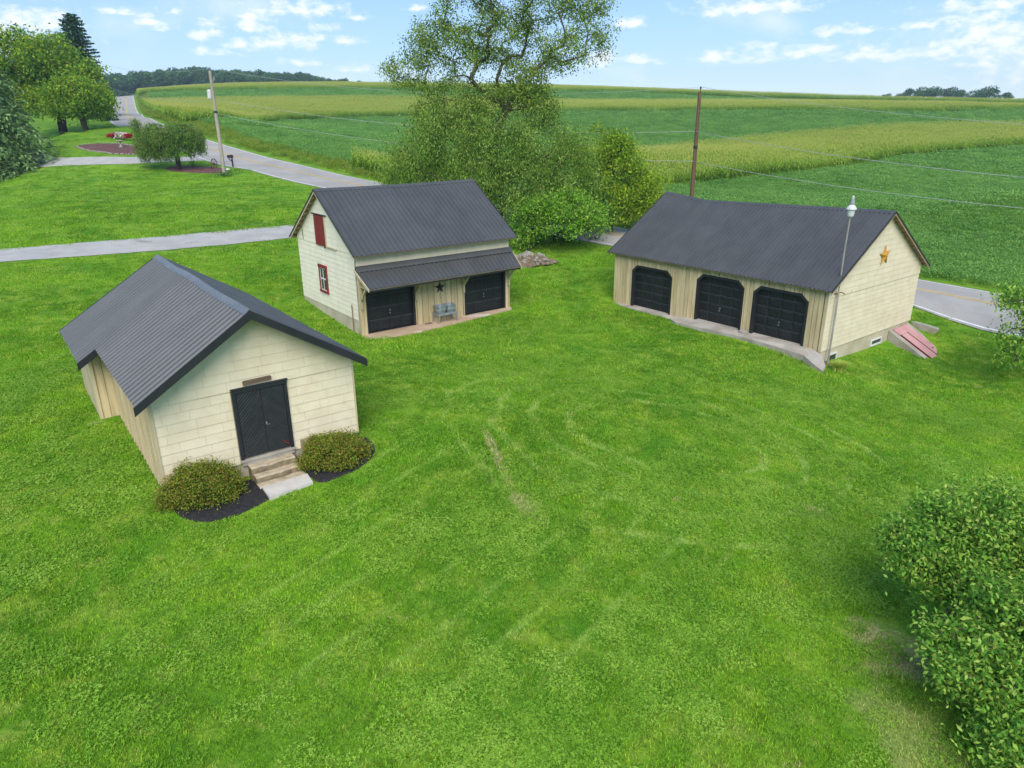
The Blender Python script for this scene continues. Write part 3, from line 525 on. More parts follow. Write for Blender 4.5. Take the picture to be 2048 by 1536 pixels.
# left side: boards and battens, then the shallow bump-out behind
ms = lambda a, w, d: (.03 - d, a, w)
boards(shed, ms, .06, 5.5, .3, lambda a: -.28 + .03 * a, lambda a: zl(0) - .10, m_boardpale, seed=21, gap=.004)
rs = random.Random(4)
for i in range(18):
    b2 = MB(); a = .08 + i * .3; b2.box((-.03, a, -.26 + .03 * a), (.002, a + .045, zl(0) - .11)); b2.build('batten', m_boardpale, shed)
b2 = MB(); bp = [(-.46, -.12), (.0, -.12), (.0, zl(0) - .09), (-.46, zl(-.46) - .09)]; b2.prism([(u, 5.52, w) for u, w in bp], [(u, SL, w) for u, w in bp]); b2.build('bump_out', m_sheath, shed)
boards(shed, lambda a, w, d: (a, 5.52 - d, w), -.47, -.0, .235, lambda a: -.11, lambda a: zl(a) - .1, m_board, seed=2, gap=.006)
boards(shed, lambda a, w, d: (-.46 - d, a, w), 5.5, SL, .3, lambda a: -.12, lambda a: zl(-.46) - .12, m_boardpale, seed=8)
b2 = MB(); b2.box((-.5, 5.46, -.1), (-.42, 5.53, zl(-.46) - .12)); b2.build('corner_board', m_boardpale, shed)
b2 = MB(); b2.box((-.85, 5.30, -.16), (.02, 5.44, -.10)); b2.build('base_plank', m_boardpale, shed)
# double door
m_doorline2 = surf('brushed black boards', (.026, .029, .032), (.036, .039, .042), .5, 6., wear=(.06, .065, .07), wear_at=(.62, .8))
dr = MB(); dr.box((1.72, -.055, 1.80), (3.02, .02, 1.90)); dr.box((1.70, -.075, 1.885), (3.04, .02, 1.915)); dr.box((1.72, -.035, .10), (1.80, .02, 1.80)); dr.box((2.94, -.035, .10), (3.02, .02, 1.80)); dr.build('door_frame', m_trim, shed)
for (a0, a1, sg) in ((1.81, 2.365, 1), (2.375, 2.93, -1)):
    dd = MB(); dd.box((a0, -.004, .13), (a1, .018, 1.79)); door = dd.build('door', m_trim, shed)
    pitch = .085; N = 46; bb = MB(); box_ = [(a0 + .012, .14), (a1 - .012, .14), (a1 - .012, 1.785), (a0 + .012, 1.785)]
    for i in range(-14, N):
        c0 = .1 + i * pitch; sl = sg * 1.0                                    # board between w = c0 + sl*(u-a0) and + pitch
        q = [(a0 - .1, c0 - sl * .1), (a1 + .1, c0 + sl * (a1 - a0 + .1)), (a1 + .1, c0 + sl * (a1 - a0 + .1) + pitch * .72), (a0 - .1, c0 - sl * .1 + pitch * .72)]
        q = convex_clip(q, box_)
        if len(q) >= 3 and area(q) > 1e-4: bb.prism([(x, -.026 - .006 * rs.random(), y) for x, y in q], [(x, -.003, y) for x, y in q])
    o = bb.build('diagonal_boards', m_doorline2, door); o['kind'] = 'stuff'
    if sg < 0:
        q = MB(); q.box((a0 + .03, -.045, .88), (a0 + .06, -.018, .94)); q.tube([(a0 + .05, -.04, .86), (a0 + .13, -.035, .86)], .006, 5); q.build('latch', m_galv, door)
        q = MB(); q.hexa([(2.74, -.03, .34), (2.90, -.03, .21), (2.90, -.02, .21), (2.74, -.02, .34), (2.755, -.03, .355), (2.92, -.03, .225), (2.92, -.02, .225), (2.755, -.02, .355)]); q.build('red_hook', m_red, door)
b2 = MB(); b2.box((1.70, -.07, .045), (3.04, .02, .10)); b2.box((1.73, -.045, -.05), (3.0, .02, .042)); b2.build('door_sill', m_conc, shed)
# plank sign, steps, slab: stand or hang by themselves
b2 = MB(); b2.prism([(-.33, -.035, -.055), (.33, -.035, -.045), (.335, -.035, .05), (.30, -.035, .062), (-.31, -.035, .055), (-.335, -.035, .035)], [(-.33, 0, -.055), (.33, 0, -.045), (.335, 0, .05), (.30, 0, .062), (-.31, 0, .055), (-.335, 0, .035)])
o = b2.build('plank', m_oldwood); o.matrix_world = SM @ Matrix.Translation((2.335, -.015, 2.005)); tag(o, 'weathered brown plank hung above the black shed door', 'plank')
st = empty('entry_steps', S_LOC, S_YAW); tag(st, 'worn pebbled concrete steps below the black shed door', 'steps')
rs = random.Random(12)
for (v0, v1, w1, a0, a1) in ((-.30, -.06, -.04, 1.84, 2.92), (-.55, -.304, -.19, 1.86, 2.94), (-.82, -.554, -.33, 1.84, 2.96)):
    b2 = MB(); N = 9
    front = [(a0 + (a1 - a0) * i / N, v0 + rs.uniform(-.03, .02)) for i in range(N + 1)]; V = []; F = []
    for u, v in front: V += [(u, v - .03, -1.0), (u, v - .02 + rs.uniform(-.02, .02), w1 - .09), (u, v, w1 - .02 + rs.uniform(-.012, .008)), (u, v + .05, w1 + rs.uniform(-.006, .006)), (u, v1, w1), (u, v1, -1.0)]
    for i in range(N):
        for q in range(6): F.append((i * 6 + q, i * 6 + (q + 1) % 6, (i + 1) * 6 + (q + 1) % 6, (i + 1) * 6 + q))
    F += [(5, 4, 3, 2, 1, 0), tuple(range(N * 6, N * 6 + 6))]; b2.add(V, F); b2.mi = [1 if (j < N * 6 and j % 6 in (2, 3)) else 0 for j in range(len(F))]; b2.build('step', [m_steps, m_tread], st)
b2 = MB(); b2.prism([(1.88, -.86, -.30), (2.98, -.84, -.30), (2.93, -1.32, -.315), (1.86, -1.40, -.315)], [(1.88, -.86, -.6), (2.98, -.84, -.6), (2.93, -1.32, -.6), (1.86, -1.40, -.6)])
o = b2.build('stepping_slab', m_slab); o.matrix_world = SM; tag(o, 'pale concrete slab at the foot of the shed steps', 'slab')
b2 = MB(); b2.lathe([(.10, -.1), (.15, .0), (.14, .12), (.07, .18)], (0, 0, 0), 9); o = b2.build('stone', m_stone); o.matrix_world = SM @ Matrix.Translation((3.16, -.06, -.18)); tag(o, 'small brown stone beside the shed steps under the vent', 'stone')

# ================================================================== the barn in the middle
B_LOC, B_YAW = (-6.687, 30.436, 1.81), .64; BM = frame(B_LOC, B_YAW)
barn = empty('barn', B_LOC, B_YAW); tag(barn, 'cream barn with steep dark roof, red loft hatch and pent roof over two black doors', 'barn')
BW, BD, BH, EF, EG, BE = 8.212, 6.774, 5.458, .397, .243, 2.939; kb = (BH - BE) / (BD / 2 + EF)
b_sag = lambda u: -.03 * math.sin(max(0, min(1, u / BW)) * PI)
b_ridge = lambda u: Vector((u, BD / 2, BH + b_sag(u)))
pf = ribs(.23, .92, .055, .05)
roof_slope(barn, b_ridge, lambda u: Vector((u, -EF, BE)), -EG, BW + EG, (0, -kb, 1), .92, pf, m_roof)
roof_slope(barn, b_ridge, lambda u: Vector((u, BD + EF, BE)), -EG, BW + EG, (0, kb, 1), .92, pf, m_roof)
ridge_cap(barn, b_ridge, -EG - .01, BW + EG + .01, (0, -1, -kb), (0, 1, -kb), .16, m_roof)
zb = lambda v: BH - kb * abs(v - BD / 2)
def rake_u(parent, p, q, hgt, m, u0, u1, lift=.02):
    b3 = MB(); b3.prism([(u0, p[0], p[1] + lift), (u0, q[0], q[1] + lift), (u0, q[0], q[1] - hgt), (u0, p[0], p[1] - hgt)], [(u1, p[0], p[1] + lift), (u1, q[0], q[1] + lift), (u1, q[0], q[1] - hgt), (u1, p[0], p[1] - hgt)]); return b3.build('rake_trim', m, parent)
for u0, u1 in ((-EG - .03, -EG - .002), (BW + EG + .002, BW + EG + .03)):
    rake_u(barn, (-EF, BE), (BD / 2, BH), .035, m_trim, u0, u1, .03); rake_u(barn, (BD + EF, BE), (BD / 2, BH), .035, m_trim, u0, u1, .03)
    m0 = (u0 + u1) / 2; rake_u(barn, (-EF + .02, BE), (BD / 2, BH), .14, m_boardpale, m0 - .008 + (.012 if u0 < 0 else -.012), m0 + .008 + (.012 if u0 < 0 else -.012), -.06); rake_u(barn, (BD + EF - .02, BE), (BD / 2, BH), .14, m_boardpale, m0 - .008 + (.012 if u0 < 0 else -.012), m0 + .008 + (.012 if u0 < 0 else -.012), -.06)
for i in range(9):
    for sg in (0, 1):
        t_ = .06 + i * .105; v = BD / 2 + (BD / 2 + EF) * (1 - t_) * (1 if sg else -1); b2 = MB(); b2.box((-EG + .02, v - .04, zb(v) - .155), (.0, v + .04, zb(v) - .065)); b2.build('lookout', m_raf, barn)
VR = .22
hl = [(0.0, -.64), (BD, -.64), (BD, zb(BD) - .06), (BD / 2, BH - .07), (0, zb(0) - .06)]
b2 = MB(); q = [(VR, -.002), (BD - .03, -.002), (BD - .03, zb(BD) - .075), (BD / 2, BH - .11), (VR, zb(VR) - .075)]; b2.prism([(.03, v, w) for v, w in q], [(BW - .03, v, w) for v, w in q]); wall = b2.build('wall', m_lap, barn)
b2 = MB(); b2.box((.035, VR, -1.3), (BW - .035, BD - .035, -.004)); b2.box((.035, .03, -1.3), (.28, VR - .002, -.004)); b2.build('foundation', m_found, barn)
for a, b_, z0, z1 in ((.03, .30, 0, 3.1), (2.77, 5.50, -1, 3.1), (7.95, BW - .03, -1, 3.1), (.302, 2.768, 1.74, 3.1), (5.502, 7.948, 1.74, 3.1)):
    b2 = MB(); b2.box((a, .03, z0), (b_, VR - .003, z1 - .01)); b2.build('wall', m_sheath, barn)
ch = .2245; rows = [(i * ch - (0 if i else .03), (i + 1) * ch, 0) for i in range(13)] + [(2.9185 + i * .235, 2.9185 + (i + 1) * .235, .012) for i in range(11)]
HT = (3.02, 4.30, 2.93, 4.30); WN = (3.36, 4.30, .66, 1.95)
go_ = [(0, -.03), (BD, -.03), (BD, zb(BD) - .08), (BD / 2, BH - .085), (0, zb(0) - .08)]
gable = MB(); gable.box((.005, 0.02, -.01), (.028, .21, 3.1)); gw = gable.build('gable_wall', m_lap, barn)
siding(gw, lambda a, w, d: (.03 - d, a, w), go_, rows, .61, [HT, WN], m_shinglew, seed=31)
b2 = MB(); b2.box((BW - .028, .03, -.01), (BW - .004, BD, 3.0)); b2.build('wall', m_shingle, barn)
# loft hatch and window on the gable
mg = lambda a, w, d: (.02 - d, a, w)
b2 = MB(); b2.box((-.008, 3.03, 2.94), (.02, 4.29, 4.29)); hatch = b2.build('loft_hatch', m_red, barn)
boards(hatch, lambda a, w, d: (-.008 - d, a, w), 3.16, 4.28, .19, lambda a: 2.90, lambda a: 4.28, m_red, seed=6, gap=.006, name='board')
b2 = MB(); b2.box((-.05, 2.86, 4.31), (.01, 4.5, 4.36)); b2.build('hatch_rail', m_blackiron, barn)
b2 = MB(); b2.box((-.025, 3.02, 2.90), (.015, 3.14, 4.29)); b2.build('hatch_jamb', m_boardpale, barn)
b2 = MB(); b2.box((-.05, 2.0, 2.885), (-.012, 3.0, 2.95)); b2.build('ledge_strip', m_boardpale, barn)
b2 = MB(); b2.tube([(-.05, 3.2, 2.88), (-.08, 3.14, 2.86), (-.08, 3.05, 2.90)], .03, 6); b2.build('hook', m_blackiron, barn)
b2 = MB(); a0, a1, z0, z1 = WN
for p, q in (((-.035, a0, z0), (.02, a0 + .13, z1)), ((-.035, a1 - .13, z0), (.02, a1, z1)), ((-.05, a0 - .02, z1 - .12), (.02, a1 + .02, z1 + .02)), ((-.055, a0 - .02, z0 - .03), (.02, a1 + .02, z0 + .08))): b2.box(p, q)
win = b2.build('window', m_redtrim, barn)
b2 = MB(); b2.box((-.002, a0 + .13, z0 + .08), (.006, a1 - .13, z1 - .12)); b2.build('pane', m_glass, win)
b2 = MB(); zm = (z0 + z1) / 2
for p, q in (((-.02, a0 + .13, zm - .03), (.004, a1 - .13, zm + .03)), ((-.015, a0 + .13, z1 - .16), (.004, a1 - .13, z1 - .12)), ((-.015, a0 + .13, z0 + .08), (.004, a1 - .13, z0 + .12)), ((-.015, (a0 + a1) / 2 - .018, z0 + .12), (.003, (a0 + a1) / 2 + .018, z1 - .16)), ((-.015, a0 + .13, z0 + .12), (.003, a0 + .165, z1 - .16)), ((-.015, a1 - .165, z0 + .12), (.003, a1 - .13, z1 - .16))): b2.box(p, q)
b2.build('sash', m_white, win)
b2 = MB(); b2.tube([(-.03, .78, .62), (-.03, .78, -.60)], .02, 6); b2.build('conduit', m_brown, barn)
b2 = MB(); b2.tube([(-.02, 5.95, 3.55), (-.03, 5.9, 3.2), (-.02, 5.9, 2.95)], .012, 5); b2.build('wire_stub', m_blackiron, barn)
# front: upper siding, posts, boards, doors, pent roof
fu = [(0, 1.7), (BW, 1.7), (BW, 3.07), (0, 3.07)]
siding(wall, lambda a, w, d: (a, .03 - d, w), fu, [(1.72, 2.05, 0), (2.05, 2.40, 0), (2.40, 2.74, 0), (2.74, 3.08, 0)], 2.44, [], m_shingle, seed=17, name='siding_board', tilt=.008)
for a, b_ in ((-.01, .13), (.135, .29), (7.96, 8.08), (8.085, BW + .01)):
    b2 = MB(); b2.box((a, -.03, -.66), (b_, .028, 1.72)); b2.build('post', m_board, barn)
boards(barn, lambda a, w, d: (a, .03 - d, w), 2.86, 5.42, .315, lambda a: -.66, lambda a: 1.71, m_board, seed=14)
for a in (2.79, 5.45):
    b2 = MB(); b2.box((a - .03, -.035, -.66), (a + .03, .028, 1.71)); b2.build('post', m_board, barn)
for a0, a1 in ((.30, 2.76), (5.49, 7.95)):
    b2 = MB(); b2.box((a0, -.025, -.64), (a0 + .06, .17, 1.71)); b2.box((a1 - .11, -.025, -.64), (a1, .17, 1.71)); b2.box((a0 + .06, -.02, 1.6), (a1 - .11, .17, 1.705)); b2.build('door_frame', m_trim, barn)
    panel_door(barn, a0 + .062, a1 - .112, -.63, 1.6, .12, 4, 4, m_door, raised=.018)
pr = lambda u: Vector((u, -.02, 2.30 - .02 * math.sin(PI * u / BW)))
pe = lambda u: Vector((u, -1.33 + (1.33 - .85) * (u + .12) / 8.45, 1.66 - .08 * (u + .12) / 8.45))
roof_slope(barn, pr, pe, -.12, 8.33, (0, -.5, 1), .94, ribs(.235, .94, .055, .05), m_roof, name='pent_roof_panel', nseg=3)
b2 = MB(); b2.hexa([(-.1, -.24, 2.235), (8.3, -.20, 2.235), (8.3, -.012, 2.32), (-.1, -.012, 2.32), (-.1, -.24, 2.25), (8.3, -.20, 2.25), (8.3, -.012, 2.46), (-.1, -.012, 2.46)]); b2.build('flashing', m_roof, barn)
for uu in (-.135, 8.345):
    p, q = pr(uu), pe(uu); b2 = MB(); s_ = .018; b2.hexa([(uu - s_, p.y, p.z - .10), (uu + s_, p.y, p.z - .10), (uu + s_, q.y, q.z - .09), (uu - s_, q.y, q.z - .09), (uu - s_, p.y, p.z + .03), (uu + s_, p.y, p.z + .03), (uu + s_, q.y, q.z + .03), (uu - s_, q.y, q.z + .03)]); b2.build('rake_trim', m_boardpale, barn)
for uu in (.05, 2.82, 5.42, 8.12):
    e = pe(uu); b2 = MB(); y0 = -.06; beam(b2, (uu, y0 - .02, .55), (uu, y0 - .02, 1.68), .045, .045); beam(b2, (uu, y0 - .07, 1.60), (uu, e.y + .12, 1.60), .04, .04); beam(b2, (uu, y0 - .05, .95), (uu, y0 - .62, 1.57), .04, .04); b2.build('bracket', m_boardpale, barn)
b2 = MB(); beam(b2, (-.08, pe(-.08).y + .05, 1.585), (8.3, pe(8.3).y + .05, 1.505), .03, .045); b2.build('eave_beam', m_trim, barn)
b2 = MB(); b2.prism([(-.05, .0, -.63), (8.3, .0, -.60), (8.15, -.28, -.62), (7.2, -.45, -.63), (4.4, -.78, -.64), (2.5, -.98, -.645), (.8, -1.08, -.65), (.25, -1.02, -.65), (-.12, -.35, -.65)], [(-.05, 0, -1), (8.3, 0, -1), (8.15, -.28, -1), (7.2, -.45, -1), (4.4, -.78, -1), (2.5, -.98, -1), (.8, -1.08, -1), (.25, -1.02, -1), (-.12, -.35, -1)])
o = b2.build('concrete_apron', m_concpink); o.matrix_world = BM; tag(o, kind='structure')
w_ = BM @ Vector((4.12, -.02, .97)); star('barn_star', w_, B_YAW, .30, .07, m_blackiron, 'black metal star between the two black barn doors')
# wash tubs on their stand
tub = empty('wash_tub_stand', BM @ Vector((4.17, -.30, -.645)), B_YAW); tag(tub, 'grey galvanised double wash tub on legs under the black star', 'wash tub')
for sx_ in (-1, 1):
    c_ = sx_ * .265; V = []; F = []; n = 16; z0, z1 = .42, .80
    def ringp(rx, ry, z, p=4):
        out = []
        for k_ in range(n):
            a = 2 * PI * k_ / n; ca, sa = math.cos(a), math.sin(a); f_ = (abs(ca) ** p + abs(sa) ** p) ** (-1 / p); out.append((c_ + rx * ca * f_, ry * sa * f_, z))
        return out
    rings = [ringp(.17, .18, z0), ringp(.245, .25, z1 - .16), ringp(.25, .256, z1 - .15), ringp(.245, .25, z1 - .14), ringp(.25, .26, z1), ringp(.27, .28, z1 + .005), ringp(.268, .278, z1 + .025), ringp(.235, .245, z1 + .01), ringp(.16, .17, z0 + .05)]
    for r_ in rings: V += r_
    for i in range(len(rings) - 1):
        for k_ in range(n): F.append((i * n + k_, i * n + (k_ + 1) % n, (i + 1) * n + (k_ + 1) % n, (i + 1) * n + k_))
    F += [tuple(range(n - 1, -1, -1)), tuple(range((len(rings) - 1) * n, len(rings) * n))]; b2 = MB(); b2.add(V, F); b2.build('tub', m_galv, tub)
b2 = MB(); b2.box((-.50, -.27, .40), (.50, -.235, .50)); b2.box((-.50, .235, .40), (.50, .27, .50)); b2.box((-.52, -.27, .40), (-.485, .27, .5)); b2.box((.485, -.27, .40), (.52, .27, .5)); b2.build('stand_frame', m_galv, tub)
for x in (-.48, .48):
    for y in (-.25, .25):
        b2 = MB(); b2.hexa([(x * 1.06 - .015, y * 1.1 - .015, 0), (x * 1.06 + .015, y * 1.1 - .015, 0), (x * 1.06 + .015, y * 1.1 + .015, 0), (x * 1.06 - .015, y * 1.1 + .015, 0), (x - .03, y - .03, .42), (x + .03, y - .03, .42), (x + .03, y + .03, .42), (x - .03, y + .03, .42)]); b2.build('leg', m_galv, tub)
b2 = MB(); b2.tube([BM @ Vector((3.25 + .16 * math.cos(a) + .02 * a, -.16 + .08 * math.sin(a), -.62)) for a in np.linspace(0, 8.5, 26)], .014, 5)
o = b2.build('hose', m_blackiron); tag(o, 'black hose coiled on the barn apron left of the wash tub', 'hose')

# ================================================================== the garage at right
G_LOC, G_YAW = (6.0, 40.515, .239), -.909; GM = frame(G_LOC, G_YAW)
gar = empty('garage', G_LOC, G_YAW); tag(gar, 'long cream three-bay garage with dark metal roof and clipped black door openings', 'garage')
GL, GD, GR, GF, GG, GE = 12.861, 8.826, 5.873, .331, .292, 2.841; kg = (GR - GE) / (GD / 2 + GF)
def g_sag(u): return float(np.interp(u, [-.3, 1.0, 2.3, 3.2, 6, 9, 13.2], [0, -.12, -.27, -.275, -.20, -.11, 0]))
g_ridge = lambda u: Vector((u, GD / 2, GR + g_sag(u)))
pf = ribs(.23, .92, .06, .05)
roof_slope(gar, g_ridge, lambda u: Vector((u, -GF, GE)), -GG, GL + GG, (0, -kg, 1), .92, pf, m_roof, dn=90)
roof_slope(gar, g_ridge, lambda u: Vector((u, GD + GF, GE)), -GG, GL + GG, (0, kg, 1), .92, pf, m_roof, dn=90)
ridge_cap(gar, g_ridge, -GG - .01, GL + GG + .01, (0, -1, -kg), (0, 1, -kg), .18, m_roof, dn=30)
zg = lambda v: GR - kg * abs(v - GD / 2)
for u0, u1 in ((-GG - .03, -GG - .002), (GL + GG + .002, GL + GG + .03)):
    for vv in (-GF, GD + GF): rake_u(gar, (vv, GE), (GD / 2, GR), .05, m_trim, u0, u1, .03)
    for vv in (-GF + .02, GD + GF - .02): rake_u(gar, (vv, GE), (GD / 2, GR), .15, m_raf, (u0 + u1) / 2 - .01 + (.014 if u0 < 0 else -.014), (u0 + u1) / 2 + .01 + (.014 if u0 < 0 else -.014), -.07)
for i in range(11):
    for sg in (0, 1):
        t_ = .05 + i * .088; v = GD / 2 + (GD / 2 + GF) * (1 - t_) * (1 if sg else -1); b2 = MB(); b2.box((GL + .0, v - .035, zg(v) - .14), (GL + GG - .02, v + .035, zg(v) - .065)); b2.build('lookout', m_raf, gar)
b2 = MB(); q = [(.24, -.002), (GD - .03, -.002), (GD - .03, zg(GD) - .08), (GD / 2, GR - .50), (.24, zg(.24) - .08)]; b2.prism([(.03, v, w) for v, w in q], [(GL - .03, v, w) for v, w in q]); gwall = b2.build('wall', m_sheath, gar)
b2 = MB(); q = [(.24, 2), (GD - .03, 2), (GD - .03, zg(GD) - .08), (GD / 2, GR - .11), (.24, zg(.24) - .08)]; b2.prism([(GL - .06, v, w) for v, w in q], [(GL - .029, v, w) for v, w in q]); b2.build('wall', m_lap, gar)
b2 = MB(); b2.box((.04, .02, -2.2), (GL - .035, GD - .04, -.006)); b2.build('foundation', m_found, gar)
DOORS = [(1.36, 4.22, .02, 2.03, 2.34, .34), (5.83, 8.66, .14, 2.21, 2.54, .36), (9.17, 12.02, .12, 2.16, 2.47, .36)]
brk = []
for a, b_, z0, zs, zt, c_ in DOORS: brk += [a, a + c_, b_ - c_, b_]
def g_lo(a):
    for x0, x1, z0, zs, zt, c_ in DOORS:
        if x0 < a < x1: return zs + (zt - zs) * min(1, (a - x0) / c_, (x1 - a) / c_)
    return -.04 - .02 * (a / GL) + (.0 if a < 5 else .06)
boards(gar, lambda a, w, d: (a, .0 - d, w), -.02, GL - .10, .255, g_lo, lambda a: 2.93, m_board, breaks=brk, seed=41)
b2 = MB(); b2.box((GL - .095, -.035, -.03), (GL + .03, .03, 2.9)); b2.build('corner_board', m_boardpale, gar)
xs_ = [0.02] + [x for d_ in DOORS for x in (d_[0] + .02, d_[1] - .02)] + [GL - .03]
for i in range(0, len(xs_), 2):
    b2 = MB(); b2.box((xs_[i], .0, -.02), (xs_[i + 1], .238, 2.95)); b2.build('wall', m_sheath, gar)
for x0, x1, z0, zs, zt, c_ in DOORS:
    b2 = MB(); b2.box((x0 + .022, .002, zt - .005), (x1 - .022, .238, 2.95)); b2.build('wall', m_sheath, gar)
    out = [(x0, z0 - .04), (x0, zs), (x0 + c_, zt), (x1 - c_, zt), (x1, zs), (x1, z0 - .04)]; t_ = .15
    inn = [(x0 + t_, z0 - .04), (x0 + t_, zs - .06), (x0 + c_ + .06, zt - .13), (x1 - c_ - .06, zt - .13), (x1 - t_ * .75, zs - .06), (x1 - t_ * .75, z0 - .04)]
    b2 = MB()
    for i in range(5):
        o0, o1, i0, i1 = out[i], out[i + 1], inn[i], inn[i + 1]
        b2.hexa([(o0[0], -.045, o0[1]), (o1[0], -.045, o1[1]), (o1[0], .2, o1[1]), (o0[0], .2, o0[1]), (i0[0], -.045, i0[1]), (i1[0], -.045, i1[1]), (i1[0], .2, i1[1]), (i0[0], .2, i0[1])])
    b2.build('door_frame', m_trim, gar)
    panel_door(gar, x0 + .08, x1 - .06, z0 - .02, zt - .02, .17, 5, 4, m_door, raised=.03, hx=(x0 + x1) / 2 if x0 > 2 else None, hand=x0 > 2)
    b2 = MB(); b2.box((x0 + .02, -.02, z0 - .14), (x1 - .02, .168, z0 - .022)); b2.build('door_sill', m_conc, gar)
go_ = [(0, -.02), (GD, -.02), (GD, zg(GD) - .085), (GD / 2, GR - .09), (0, zg(0) - .085)]
rows = [(i * .2225 - (0 if i else .02), (i + 1) * .2225, 0) for i in range(11)] + [(2.4475 + i * .262, 2.4475 + (i + 1) * .262, .022) for i in range(13)]
b2 = MB(); b2.box((GL - .028, 0.03, 0), (GL - .01, GD - .03, 2.9)); gg_w = b2.build('gable_wall', m_lap, gar)
siding(gg_w, lambda a, w, d: (GL - .008 + d, a, w), go_, rows, 4.9, [], m_shingle, seed=51, name='siding_board', tilt=.014, gap=.003)
b2 = MB(); b2.box((.004, .03, 0), (.028, GD - .03, 2.9)); b2.build('wall', m_shingle, gar)
for a0, a1, z0, z1 in ((.86, 1.60, -.74, -.30), (4.85, 5.92, -.70, -.37)):
    b2 = MB(); U0 = GL - .034
    for p, q in (((U0, a0, z0), (U0 + .05, a0 + .06, z1)), ((U0, a1 - .06, z0), (U0 + .05, a1, z1)), ((U0, a0 + .06, z1 - .06), (U0 + .05, a1 - .06, z1)), ((U0, a0 + .06, z0), (U0 + .06, a1 - .06, z0 + .07))): b2.box(p, q)
    w2 = b2.build('basement_window', m_white, gar); b2 = MB(); b2.box((U0 + .001, a0 + .06, z0 + .07), (U0 + .015, a1 - .06, z1 - .06)); b2.build('pane', m_glass, w2)
w_ = GM @ Vector((GL + .06, 4.55, 3.84)); star('barn_star', w_, G_YAW + PI / 2, .52, .13, m_rust, 'rusty orange star high on the cream garage gable', ang=.06)
# concrete along the doors
for pts, nm in (([(.1, .0, -.02), (4.95, .0, -.0), (4.95, -.55, -.05), (3.0, -.45, -.06), (1.0, -.36, -.05), (.15, -.25, -.04)], 'apron'),
                ([(5.0, -.02, .09), (9.26, -.02, .09), (9.26, -.80, .06), (7.5, -.98, .06), (5.5, -1.12, .06), (5.02, -.9, .06)], 'apron'),
                ([(9.29, -.02, .08), (12.5, -.02, .07), (13.05, -.2, -.05), (13.6, -.75, -.30), (13.75, -1.2, -.42), (13.3, -1.1, -.28), (12.6, -.9, -.03), (11.0, -.86, .04), (9.29, -.82, .06)], 'apron')):
    b2 = MB(); b2.prism(pts, [(x, y, -1.3) for x, y, z in pts]); o = b2.build('concrete_apron', m_conc); o.matrix_world = GM; tag(o, kind='structure')
b2 = MB(); b2.lathe([(.08, -.05), (.2, .02), (.19, .09), (.10, .14), (.02, .15)], n=9); o = b2.build('stone', m_stone); o.matrix_world = GM @ Matrix.Translation((9.0, -.24, .08)) @ Matrix.Diagonal((1.4, .8, 1, 1)); tag(o, 'grey stone on the garage apron between two black doors', 'stone')
# sloping cellar doors
bk = empty('cellar_bulkhead', G_LOC, G_YAW); tag(bk, 'sloping cellar entry with faded red steel doors against the garage gable', 'cellar door')
for v0, v1, zt in ((6.58, 6.92, -.19), (8.48, 8.72, -.17)):
    b2 = MB(); b2.prism([(GL - .01, v0, -2.3), (GL + 2.05, v0 - .06, -2.3), (GL + 2.05, v0 - .06, -1.24), (GL - .01, v0, zt)], [(GL - .01, v1, -2.3), (GL + 2.05, v1 - .06, -2.3), (GL + 2.05, v1 - .06, -1.24), (GL - .01, v1, zt)]); b2.build('cheek_wall', m_conc, bk)
ps = lambda s, v, d: (GL + .02 + 2.06 * s, v - .08 * s, -.20 - 1.03 * s + d)
def slab(s0, s1, v0, v1, d0, d1): return [ps(s0, v0, d0), ps(s1, v0, d0), ps(s1, v1, d0), ps(s0, v1, d0), ps(s0, v0, d1), ps(s1, v0, d1), ps(s1, v1, d1), ps(s0, v1, d1)]
b2 = MB(); b2.hexa(slab(.0, 1.0, 6.93, 8.47, -.06, -.01)); b2.build('door_base', m_darkred, bk)
b2 = MB(); b2.hexa(slab(.0, .2, 6.95, 8.46, -.008, .02)); b2.build('head_plate', m_pink, bk)
for v0, v1, s0 in ((7.0, 7.66, .215), (7.72, 8.46, .203)):
    b2 = MB(); b2.hexa(slab(s0, 1.0, v0, v1, -.008, .035)); d_ = b2.build('door', m_pink, bk)
    b2 = MB(); b2.hexa(slab(s0, 1.0, v0 - .045, v0 - .004, -.006, .05)); b2.build('seam', m_darkred, d_)
b2 = MB(); b2.hexa(slab(.78, .80, 7.98, 8.12, .038, .06)); b2.build('handle', m_darkred, bk)
b2 = MB(); b2.prism([(GL + .05, 8.86, -.08), (GL + .2, 9.35, -.16), (GL + 1.2, 9.45, -.30), (GL + 1.35, 9.15, -.32), (GL + .5, 8.82, -.12)], [(GL + .1, 8.88, -.5), (GL + .2, 9.3, -.5), (GL + 1.1, 9.4, -.62), (GL + 1.2, 9.15, -.62), (GL + .5, 8.86, -.5)])
o = b2.build('stone_ledge', m_conc); o.matrix_world = GM; tag(o, 'broken concrete ledge at the garage rear corner above the red cellar doors', 'ledge')
